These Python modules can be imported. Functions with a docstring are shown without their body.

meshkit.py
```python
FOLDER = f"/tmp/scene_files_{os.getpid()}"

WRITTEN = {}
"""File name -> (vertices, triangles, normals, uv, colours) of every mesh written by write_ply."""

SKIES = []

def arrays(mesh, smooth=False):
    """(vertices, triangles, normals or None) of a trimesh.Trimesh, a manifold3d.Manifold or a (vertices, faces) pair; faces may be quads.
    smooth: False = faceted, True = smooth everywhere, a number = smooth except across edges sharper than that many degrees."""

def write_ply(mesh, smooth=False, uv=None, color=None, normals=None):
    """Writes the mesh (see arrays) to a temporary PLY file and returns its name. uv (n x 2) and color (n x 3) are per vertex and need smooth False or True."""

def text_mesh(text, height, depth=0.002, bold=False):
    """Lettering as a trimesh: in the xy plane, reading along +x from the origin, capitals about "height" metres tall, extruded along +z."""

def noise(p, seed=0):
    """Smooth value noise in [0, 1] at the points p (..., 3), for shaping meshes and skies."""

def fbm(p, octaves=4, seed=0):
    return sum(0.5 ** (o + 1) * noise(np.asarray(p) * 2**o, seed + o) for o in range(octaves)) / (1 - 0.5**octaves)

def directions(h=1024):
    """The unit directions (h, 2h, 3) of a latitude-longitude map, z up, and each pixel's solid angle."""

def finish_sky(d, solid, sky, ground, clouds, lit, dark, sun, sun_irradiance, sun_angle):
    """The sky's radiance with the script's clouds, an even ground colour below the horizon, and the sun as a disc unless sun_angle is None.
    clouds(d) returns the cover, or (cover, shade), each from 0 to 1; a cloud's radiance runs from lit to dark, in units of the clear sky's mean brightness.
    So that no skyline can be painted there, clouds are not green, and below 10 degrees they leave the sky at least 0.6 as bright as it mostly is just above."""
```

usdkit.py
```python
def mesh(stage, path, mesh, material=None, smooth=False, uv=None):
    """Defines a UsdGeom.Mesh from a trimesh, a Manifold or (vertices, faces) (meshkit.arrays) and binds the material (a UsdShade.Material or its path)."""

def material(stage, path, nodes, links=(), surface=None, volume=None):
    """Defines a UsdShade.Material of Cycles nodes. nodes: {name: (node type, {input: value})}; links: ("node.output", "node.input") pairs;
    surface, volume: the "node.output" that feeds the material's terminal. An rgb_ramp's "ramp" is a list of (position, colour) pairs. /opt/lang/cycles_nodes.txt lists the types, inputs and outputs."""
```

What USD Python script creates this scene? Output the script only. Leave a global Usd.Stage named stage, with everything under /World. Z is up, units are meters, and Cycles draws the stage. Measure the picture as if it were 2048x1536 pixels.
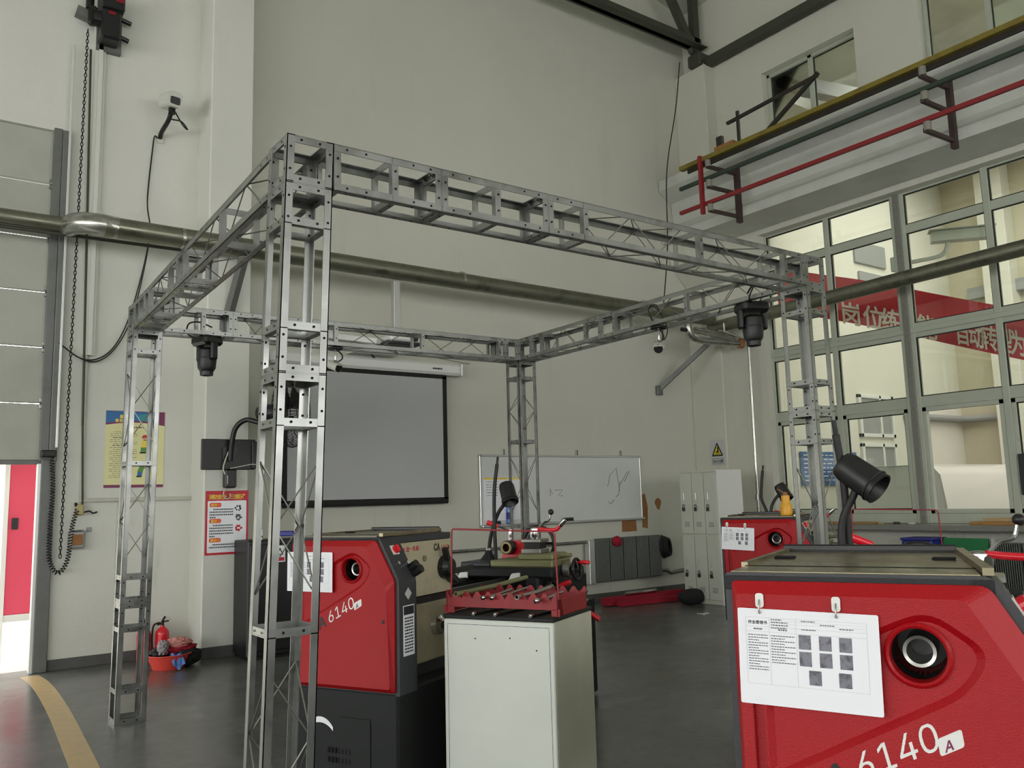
import math, random
import numpy as np, trimesh
import manifold3d as m3
from shapely.geometry import Polygon
from shapely import affinity
from shapely.ops import unary_union
from pxr import Usd, UsdGeom, UsdLux, UsdShade, Gf, Sdf
import usdkit, meshkit

random.seed(7)
RNG = np.random.default_rng(7)
stage = Usd.Stage.CreateInMemory()
UsdGeom.SetStageUpAxis(stage, 'Z')
UsdGeom.SetStageMetersPerUnit(stage, 1.0)
stage.SetDefaultPrim(UsdGeom.Xform.Define(stage, '/World').GetPrim())
V = np.array

# ------------------------------------------------------------------ camera, sky, lights, exposure
def unit(v):
    v = V(v, float); return v / np.linalg.norm(v)
FPX = 1706.67                                   # focal length in pixels of a 2048 px wide picture
_x, _y = unit([2378, 164, FPX]), unit([-1243, 263, FPX])   # the hall's x and y axes as the camera sees them
_y = unit(_y - _x * (_x @ _y)); _z = np.cross(_x, _y)
_z = -_z if _z[1] > 0 else _z
CAM_R = np.stack([_x, _y, _z], 1)                # rows: camera right, down, forward in world axes
CAM = V([0, 0, 1.48])
camera = UsdGeom.Camera.Define(stage, '/World/camera')
right, up, back = CAM_R[0], -CAM_R[1], -CAM_R[2]
camera.AddTransformOp().Set(Gf.Matrix4d(*right, 0, *up, 0, *back, 0, *CAM, 1))
camera.CreateHorizontalApertureAttr(36.0)
camera.CreateVerticalApertureAttr(27.0)
camera.CreateFocalLengthAttr(36.0 * FPX / 2048)
camera.CreateClippingRangeAttr(Gf.Vec2f(0.05, 200))
camera.CreateExposureAttr(-0.3)

dome = UsdLux.DomeLight.Define(stage, '/World/sky')
dome.CreateIntensityAttr(1.5)
dome.CreateColorAttr(Gf.Vec3f(1.0, 1.0, 0.99))

def rect_light(name, pos, aim, w, h, power, color=(1, 1, 1)):
    """Daylight coming in through a window opening of the hall: a rectangle of w by h metres facing along aim; power is radiance."""
    l = UsdLux.RectLight.Define(stage, '/World/' + name)
    z = -unit(aim); x = unit(np.cross([0, 0, 1], z) if abs(z[2]) < .9 else [1, 0, 0]); y = np.cross(z, x)
    l.AddTransformOp().Set(Gf.Matrix4d(*x, 0, *y, 0, *z, 0, *pos, 1))
    l.CreateWidthAttr(w); l.CreateHeightAttr(h); l.CreateIntensityAttr(power); l.CreateColorAttr(Gf.Vec3f(*color))
    return l
WARM = (1.0, .985, .93)
rect_light('daylight_west_windows', (-9.8, 1.0, 2.3), (1, 0.05, 0), 13, 2.6, 3.3, WARM)
rect_light('daylight_south_windows', (1.0, -7.8, 2.6), (0, 1, 0), 14, 2.4, 0.55, WARM)
rect_light('daylight_roof_light', (2.0, 1.5, 8.6), (0, 0, -1), 9, 5, 0.14, WARM)
rect_light('daylight_next_hall', (14.8, 4.0, 8.2), (0, 0, -1), 5, 9, 5.5, WARM)

# ------------------------------------------------------------------ materials
def srgb(*c):
    c = V(c, float) / 255
    return tuple(np.where(c <= .04045, c / 12.92, ((c + .055) / 1.055) ** 2.4))
def mat(name, color, rough=.5, metal=0.0, var=0.0, scale=6.0, bump=0.0, bscale=60.0, spec=.5, coat=0.0, dark=None, detail=4, ior=1.5):
    """A principled material; var mottles the colour towards dark with object-space noise, bump roughens the surface."""
    col = srgb(*color)
    nodes = {'p': ('principled_bsdf', {'base_color': col, 'roughness': rough, 'metallic': metal, 'specular_ior_level': spec, 'coat_weight': coat, 'coat_roughness': .08})}
    links = []
    if var or bump:
        nodes['tc'] = ('texture_coordinate', {})
    if var:
        d = srgb(*dark) if dark else tuple(V(col) * .55)
        nodes['n'] = ('noise_texture', {'scale': scale, 'detail': detail, 'roughness': .62})
        nodes['r'] = ('rgb_ramp', {'ramp': [(0, tuple(V(col) * (1 - var) + V(d) * var)), (.38, tuple(V(col) * (1 - .6 * var) + V(d) * .6 * var)), (.55, col), (1, tuple(np.minimum(V(col) * (1 + .06 * var), 1)))]})
        links += [('tc.object', 'n.vector'), ('n.fac', 'r.fac'), ('r.color', 'p.base_color')]
    if bump:
        nodes['b'] = ('bump', {'strength': bump, 'distance': .004})
        nodes['bn'] = ('noise_texture', {'scale': bscale, 'detail': 3.0})
        links += [('tc.object', 'bn.vector'), ('bn.fac', 'b.height'), ('b.normal', 'p.normal')]
    return usdkit.material(stage, '/World/Looks/' + name, nodes, links, surface='p.BSDF')

def wall_material(name, base, stain, amount=.5):
    """Old wall paint: broad mottling, thin vertical grime runs and a darker dirty band low down (all of it wear of the paint itself)."""
    b, s = V(srgb(*base)), V(srgb(*stain))
    return usdkit.material(stage, '/World/Looks/' + name, {
        'g': ('geometry', {}),
        'n1': ('noise_texture', {'scale': .55, 'detail': 5.0, 'roughness': .6}),
        'mp': ('mapping', {'scale': (2.2, 2.2, .22)}),
        'n2': ('noise_texture', {'scale': 1.6, 'detail': 6.0, 'roughness': .7}),
        'n3': ('noise_texture', {'scale': 14.0, 'detail': 4.0, 'roughness': .6}),
        'r1': ('rgb_ramp', {'ramp': [(0, tuple(b * .86)), (.5, tuple(b * .96)), (.75, tuple(b))]}),
        'r2': ('rgb_ramp', {'ramp': [(0, (1, 1, 1)), (.30, (1, 1, 1)), (.42, (0, 0, 0)), (1, (0, 0, 0))]}),
        'sp': ('separate_xyz', {}),
        'mr': ('map_range', {'from_min': 2.2, 'from_max': .0, 'to_min': .12, 'to_max': 1.0, 'clamp': True}),
        'mm': ('math', {'math_type': 'multiply'}), 'm2': ('math', {'math_type': 'multiply', 'value2': amount}),
        'x': ('mix_color', {'blend_type': 'mix', 'b': tuple(s)}),
        'bp': ('bump', {'strength': .22, 'distance': .01}),
        'p': ('principled_bsdf', {'roughness': .62, 'specular_ior_level': .35}),
    }, [('g.position', 'n1.vector'), ('g.position', 'mp.vector'), ('mp.vector', 'n2.vector'), ('g.position', 'n3.vector'), ('n1.fac', 'r1.fac'), ('n2.fac', 'r2.fac'),
        ('g.position', 'sp.vector'), ('sp.z', 'mr.value'), ('r2.color', 'mm.value1'), ('mr.result', 'mm.value2'), ('mm.value', 'm2.value1'), ('m2.value', 'x.fac'),
        ('r1.color', 'x.a'), ('x.result', 'p.base_color'), ('n3.fac', 'bp.height'), ('bp.normal', 'p.normal')], surface='p.BSDF')

def floor_material():
    """Grey epoxy with scuffs; the gloss varies so that what stands on it mirrors unevenly."""
    b = V(srgb(98, 100, 97))
    return usdkit.material(stage, '/World/Looks/floor_epoxy', {
        'g': ('geometry', {}),
        'n1': ('noise_texture', {'scale': .9, 'detail': 6.0, 'roughness': .6}),
        'n2': ('noise_texture', {'scale': 17.0, 'detail': 5.0, 'roughness': .65}),
        'n3': ('noise_texture', {'scale': 90.0, 'detail': 2.0}),
        'r1': ('rgb_ramp', {'ramp': [(0, tuple(b * .62)), (.45, tuple(b * .9)), (.7, tuple(b * 1.08))]}),
        'r2': ('rgb_ramp', {'ramp': [(0, (.55, .55, .5)), (.36, (.8, .8, .78)), (.5, (1, 1, 1)), (1, (1, 1, 1))]}),
        'x': ('mix_color', {'blend_type': 'multiply', 'fac': .8}),
        'rr': ('map_range', {'from_min': .3, 'from_max': .7, 'to_min': .16, 'to_max': .36}),
        'bp': ('bump', {'strength': .05, 'distance': .004}),
        'p': ('principled_bsdf', {'specular_ior_level': .5}),
    }, [('g.position', 'n1.vector'), ('g.position', 'n2.vector'), ('g.position', 'n3.vector'), ('n1.fac', 'r1.fac'), ('n2.fac', 'r2.fac'), ('r1.color', 'x.a'), ('r2.color', 'x.b'),
        ('x.result', 'p.base_color'), ('n1.fac', 'rr.value'), ('rr.result', 'p.roughness'), ('n3.fac', 'bp.height'), ('bp.normal', 'p.normal')], surface='p.BSDF')

def glass_material(name, tint=(.93, .96, .93), refl=1.0):
    return usdkit.material(stage, '/World/Looks/' + name, {
        'f': ('fresnel', {'IOR': 1.5}), 't': ('transparent_bsdf', {'color': tint}), 'gl': ('glossy_bsdf', {'color': (.9, .92, .9), 'roughness': .02}), 'm': ('mix_closure', {})},
        [('f.fac', 'm.fac'), ('t.BSDF', 'm.closure1'), ('gl.BSDF', 'm.closure2')], surface='m.closure')

def brushed(name, color, rough=.35, scale=(2, 60, 60), metal=.85, var=.5):
    """Brushed or rolled metal with streaks along local x and broad oily stains."""
    c = V(srgb(*color))
    return usdkit.material(stage, '/World/Looks/' + name, {
        'tc': ('texture_coordinate', {}), 'mp': ('mapping', {'scale': scale}), 'n': ('noise_texture', {'scale': 3.0, 'detail': 4.0}), 'n2': ('noise_texture', {'scale': 5.0, 'detail': 3.0}),
        'r': ('rgb_ramp', {'ramp': [(0, tuple(c * (1 - .7 * var))), (.5, tuple(c)), (1, tuple(np.minimum(c * (1 + .3 * var), 1)))]}),
        'rr': ('map_range', {'from_min': .3, 'from_max': .7, 'to_min': rough * .7, 'to_max': rough * 1.3}),
        'p': ('principled_bsdf', {'metallic': metal})},
        [('tc.object', 'mp.vector'), ('mp.vector', 'n.vector'), ('tc.object', 'n2.vector'), ('n.fac', 'r.fac'), ('r.color', 'p.base_color'), ('n2.fac', 'rr.value'), ('rr.result', 'p.roughness')], surface='p.BSDF')

M = dict(
    wall=wall_material('wall_paint', (203, 203, 190), (120, 112, 92), .55),
    wall2=wall_material('side_wall_paint', (214, 215, 205), (120, 116, 104), .35),
    white_wall=wall_material('next_hall_paint', (224, 222, 208), (150, 140, 120), .2),
    beige_wall=mat('next_hall_beige', (196, 190, 166), .7, var=.25, scale=.6),
    floor=floor_material(),
    yellow_line=mat('floor_line_paint', (196, 168, 118), .32, var=.5, scale=9, dark=(150, 140, 110)),
    ceiling=mat('ceiling_insulation', (178, 180, 168), .8, var=.5, scale=1.3, bump=.6, bscale=4),
    dark_steel=mat('roof_steel', (62, 64, 52), .6, var=.3),
    baseboard=mat('baseboard_grey', (84, 85, 82), .55, var=.5, scale=7),
    galv=brushed('galvanised_steel', (152, 154, 150), .34, (1, 1, 1), .9, .35),
    galv_wire=mat('galvanised_wire', (150, 150, 142), .4, .8),
    hole=mat('bolt_hole_black', (10, 10, 10), .9),
    pipe=brushed('pipe_cladding', (128, 128, 112), .38, (1, 8, 8), .8, .5),
    pipe_bright=brushed('bright_pipe', (176, 176, 168), .28, (1, 6, 6), .9, .35),
    pipe_dark=mat('thin_pipe_dark', (70, 70, 60), .55, .3),
    door=mat('door_panel_white', (172, 174, 162), .5, var=.25, scale=2.5, bump=.15, bscale=25),
    door_rail=mat('door_rail_grey', (112, 114, 110), .5, .4, var=.35),
    bright_trim=mat('bright_trim', (214, 216, 212), .35, .3),
    red_door=mat('red_gate_paint', (214, 70, 96), .5),
    black=mat('black_plastic', (22, 22, 23), .42),
    black_rubber=mat('black_rubber', (28, 27, 27), .6),
    charcoal=mat('charcoal_paint', (52, 54, 57), .5, var=.2, scale=5, bump=.25, bscale=300),
    machine_dark=mat('machine_base_paint', (30, 33, 33), .55, spec=.3, var=.25, scale=4),
    red=mat('lathe_red_paint', (160, 2, 14), .45, bump=.35, bscale=420, coat=.12, spec=.35, var=.12, scale=3),
    red_dull=mat('rack_red_paint', (146, 30, 36), .5, var=.45, scale=14, dark=(80, 40, 34)),
    red_plastic=mat('red_plastic', (214, 24, 42), .32, coat=.3),
    beige=mat('lathe_panel_beige', (178, 170, 142), .45, var=.4, scale=5, dark=(90, 84, 66)),
    olive_metal=brushed('oily_steel_lid', (146, 138, 112), .3, (5, 1.2, 40), .75, .8),
    olive=mat('slide_olive', (128, 128, 92), .45, .3, var=.4),
    chrome=mat('chrome', (214, 214, 214), .12, 1.0),
    steel=mat('machined_steel', (168, 168, 162), .3, .9, var=.3, scale=20),
    dark_metal=mat('oily_dark_steel', (48, 48, 46), .35, .6, var=.3),
    white=mat('white_plastic', (222, 223, 218), .4),
    white_enamel=mat('cabinet_white_enamel', (216, 221, 212), .38, var=.12, scale=3, coat=.15),
    cab_side=mat('cabinet_side_enamel', (206, 206, 186), .5, var=.25, scale=3),
    locker=mat('locker_grey', (190, 193, 180), .45, var=.15, scale=3),
    paper=mat('paper_white', (232, 234, 238), .28, coat=.5),
    ink=mat('ink_grey', (88, 90, 98), .6), ink_dark=mat('ink_dark', (30, 30, 40), .6),
    photo=mat('printed_photo', (120, 120, 130), .4, var=1.0, scale=55, dark=(16, 16, 30), detail=6),
    yellow_paper=mat('poster_cream', (222, 218, 160), .45), blue_print=mat('poster_blue', (36, 104, 160), .45), purple_print=mat('poster_purple', (120, 36, 84), .45),
    teal_print=mat('poster_teal', (40, 140, 150), .45), yellow_print=mat('poster_yellow', (232, 206, 70), .45), red_print=mat('poster_red', (190, 26, 44), .42),
    orange_print=mat('poster_orange', (222, 72, 40), .42), skin_print=mat('print_skin', (216, 160, 130), .5), green_print=mat('print_green', (84, 140, 60), .5),
    screen=mat('screen_fabric', (176, 178, 178), .75, var=.08, scale=1.2), screen_black=mat('screen_border', (14, 14, 15), .7),
    whiteboard=mat('whiteboard_enamel', (206, 208, 206), .14, var=.10, scale=2.2, spec=.5, coat=.4),
    alu=mat('aluminium_frame', (206, 208, 206), .3, .7),
    window_frame=mat('window_frame_grey_green', (172, 178, 162), .45, var=.15, scale=4),
    gasket=mat('window_gasket', (30, 30, 26), .7),
    glass=glass_material('window_glass'),
    radiator=mat('radiator_grey', (104, 108, 102), .5, .2, var=.3, scale=8),
    crane=mat('crane_girder_white', (196, 198, 190), .55, var=.35, scale=1.8),
    rail_yellow=mat('rail_yellow', (128, 116, 44), .5, .2, var=.5, scale=5, dark=(90, 56, 40)), rail_green=mat('rail_green', (44, 58, 46), .5), rail_red=mat('rail_red', (132, 28, 34), .5),
    rail_dark=mat('rail_dark', (40, 34, 28), .6, var=.4), insulator=mat('insulator_grey', (132, 130, 120), .5), bracket=mat('bracket_brown', (58, 40, 36), .55),
    banner=mat('banner_red_cloth', (214, 58, 72), .75, bump=.2, bscale=30), banner_text=mat('banner_white', (240, 226, 214), .7),
    van=mat('van_white', (214, 214, 206), .3, coat=.5), van_glass=mat('van_dark_glass', (26, 28, 28), .08),
    board_blue=mat('notice_board_blue', (44, 84, 138), .4, var=.5, scale=9, dark=(120, 150, 180)),
    crate_blue=mat('crate_blue', (34, 40, 120), .5), green=mat('green_sheet', (20, 112, 60), .55, var=.3, scale=6),
    basin=mat('basin_orange_red', (216, 74, 62), .4), cloth_pink=mat('cloth_pink', (204, 140, 132), .9, var=.4, scale=26), cloth_red=mat('cloth_red', (150, 20, 42), .9),
    cloth_blue=mat('cloth_blue', (96, 138, 206), .9, var=.3, scale=20), cloth_grey=mat('cloth_grey', (150, 142, 146), .9, var=.5, scale=30), cloth_black=mat('cloth_black', (26, 26, 28), .9),
    bottle_yellow=mat('bottle_yellow', (222, 160, 34), .4), bottle_blue=mat('bottle_blue', (90, 130, 190), .2, var=.4, scale=30), rust=mat('rust_stain', (150, 104, 60), .8, var=.7, scale=20),
    wood=mat('plank_wood', (160, 118, 66), .6, var=.4, scale=12), tan=mat('tan_box', (176, 150, 108), .6), stone=mat('sill_stone', (122, 122, 114), .5, var=.5, scale=25),
    concrete=mat('yard_concrete', (206, 204, 196), .8), sign_grey=mat('sign_grey', (186, 188, 186), .4), sign_yellow=mat('sign_yellow', (214, 198, 40), .4),
    mesh_black=mat('fan_guard_black', (30, 30, 30), .5, .3), cable=mat('cable_dark', (40, 40, 36), .6), cable_white=mat('cable_pale', (190, 186, 172), .6),
    cctv=mat('camera_housing', (200, 202, 190), .4), dirt_grey=mat('light_grey_paint', (150, 152, 150), .5), led=mat('led_red', (120, 16, 30), .4),
    junction=mat('junction_beige', (176, 164, 112), .5, var=.4, scale=20), conduit=mat('conduit_paint', (184, 184, 170), .5), screw=mat('dark_screw', (50, 50, 48), .5, .5),
    outdoors=mat('yard_wall', (220, 218, 212), .8),
)

# ------------------------------------------------------------------ meshes
class MB:
    """Collects triangles for ONE mesh of the scene."""
    def __init__(s): s.v, s.f, s.n = [], [], 0
    def add(s, v, f):
        s.v.append(V(v, float)); s.f.append(V(f, int) + s.n); s.n += len(v); return s
    def tm(s, t): return s.add(t.vertices, t.faces)
    def mf(s, m):
        q = m.to_mesh(); return s.add(q.vert_properties[:, :3], q.tri_verts)
    def box(s, lo, hi, bevel=0):
        lo, hi = V(lo, float), V(hi, float); lo, hi = np.minimum(lo, hi), np.maximum(lo, hi)
        if bevel:
            b = min(bevel, *(hi - lo) * .45); pts = []
            for sx in (0, 1):
                for sy in (0, 1):
                    for sz in (0, 1):
                        c = V([hi[0] if sx else lo[0], hi[1] if sy else lo[1], hi[2] if sz else lo[2]]); d = V([1 - 2 * sx, 1 - 2 * sy, 1 - 2 * sz]) * b
                        pts += [c + d * V([0, 1, 1]), c + d * V([1, 0, 1]), c + d * V([1, 1, 0])]
            return s.tm(trimesh.convex.convex_hull(V(pts)))
        return s.tm(trimesh.creation.box(hi - lo, trimesh.transformations.translation_matrix((lo + hi) / 2)))
    def obox(s, p0, p1, w, h, up=(0, 0, 1), roll=None):
        """A bar of w (sideways) by h (along up) between two points."""
        p0, p1 = V(p0, float), V(p1, float); d = unit(p1 - p0); u = V(up, float)
        if abs(d @ unit(u)) > .99: u = V([1, 0, 0.])
        a = unit(np.cross(d, u)); b = np.cross(a, d)
        c = [p + x * a * w / 2 + y * b * h / 2 for p in (p0, p1) for x, y in ((-1, -1), (1, -1), (1, 1), (-1, 1))]
        return s.add(c, [(0, 2, 1), (0, 3, 2), (4, 5, 6), (4, 6, 7)] + [t for k in range(4) for t in ((k, (k + 1) % 4, (k + 1) % 4 + 4), (k, (k + 1) % 4 + 4, k + 4))])
    def tube(s, pts, r, n=8, caps=True, r1=None):
        pts = V(pts, float); k = len(pts); rs = np.full(k, r) if np.ndim(r) == 0 else V(r)
        if r1 is not None: rs = np.linspace(r, r1, k)
        tg = np.gradient(pts, axis=0); tg /= np.maximum(np.linalg.norm(tg, axis=1, keepdims=True), 1e-9)
        a = np.cross(tg[0], [0, 0, 1.0]); a = np.cross(tg[0], [1, 0, 0.]) if np.linalg.norm(a) < .05 else a
        vs = []
        for i in range(k):
            a = unit(a - tg[i] * (a @ tg[i])); b = np.cross(tg[i], a)
            q = np.arange(n) / n * 2 * np.pi
            vs.append(pts[i] + rs[i] * (np.cos(q)[:, None] * a + np.sin(q)[:, None] * b))
        fs = [t for i in range(k - 1) for j in range(n) for t in ((i * n + j, i * n + (j + 1) % n, (i + 1) * n + (j + 1) % n), (i * n + j, (i + 1) * n + (j + 1) % n, (i + 1) * n + j))]
        vs = np.vstack(vs)
        if caps:
            vs = np.vstack([vs, pts[:1], pts[-1:]]); o = k * n
            fs += [(o, (j + 1) % n, j) for j in range(n)] + [(o + 1, (k - 1) * n + j, (k - 1) * n + (j + 1) % n) for j in range(n)]
        return s.add(vs, fs)
    def cyl(s, p0, p1, r, n=20, r1=None): return s.tube([p0, p1], r, n, True, r1)
    def lathe(s, prof, base=(0, 0, 0), axis=(0, 0, 1), n=24):
        """Revolves (radius, height) pairs about axis through base."""
        ax = unit(axis); a = np.cross(ax, [0, 0, 1.0]); a = V([1., 0, 0]) if np.linalg.norm(a) < .05 else unit(a); b = np.cross(ax, a)
        q = np.arange(n) / n * 2 * np.pi; ring = np.cos(q)[:, None] * a + np.sin(q)[:, None] * b
        vs = np.vstack([V(base) + max(r, 1e-5) * ring + ax * h for r, h in prof]); k = len(prof)
        fs = [t for i in range(k - 1) for j in range(n) for t in ((i * n + j, i * n + (j + 1) % n, (i + 1) * n + (j + 1) % n), (i * n + j, (i + 1) * n + (j + 1) % n, (i + 1) * n + j))]
        return s.add(vs, fs)
    def ring(s, c, axis, R, r, n=28, m=8):
        ax = unit(axis); a = np.cross(ax, [0, 0, 1.0]); a = V([1., 0, 0]) if np.linalg.norm(a) < .05 else unit(a); b = np.cross(ax, a)
        q = np.arange(n + 1) / n * 2 * np.pi
        return s.tube(V(c) + R * (np.cos(q)[:, None] * a + np.sin(q)[:, None] * b), r, m, False)
    def ball(s, c, r, sub=2, scale=(1, 1, 1)):
        t = trimesh.creation.icosphere(sub, r); return s.add(t.vertices * V(scale) + V(c), t.faces)
    def prism(s, poly, d0, d1, O=(0, 0, 0), ex=(1, 0, 0), ey=(0, 0, 1), en=None):
        """Extrudes a shapely polygon (in the plane ex, ey at O) from d0 to d1 along en (default ex x ey)."""
        ex, ey = V(ex, float), V(ey, float); en = np.cross(ex, ey) if en is None else V(en, float)
        for g in getattr(poly, 'geoms', [poly]):
            if g.is_empty or g.area < 1e-9: continue
            t = trimesh.creation.extrude_polygon(g, abs(d1 - d0), engine='earcut'); v = t.vertices
            s.add(V(O) + v[:, :1] * ex + v[:, 1:2] * ey + (v[:, 2:] + min(d0, d1)) * en, t.faces)
        return s
    def moved(s, A, b=(0, 0, 0)):
        s.v = [v @ V(A).T + V(b) for v in s.v]; return s

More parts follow.
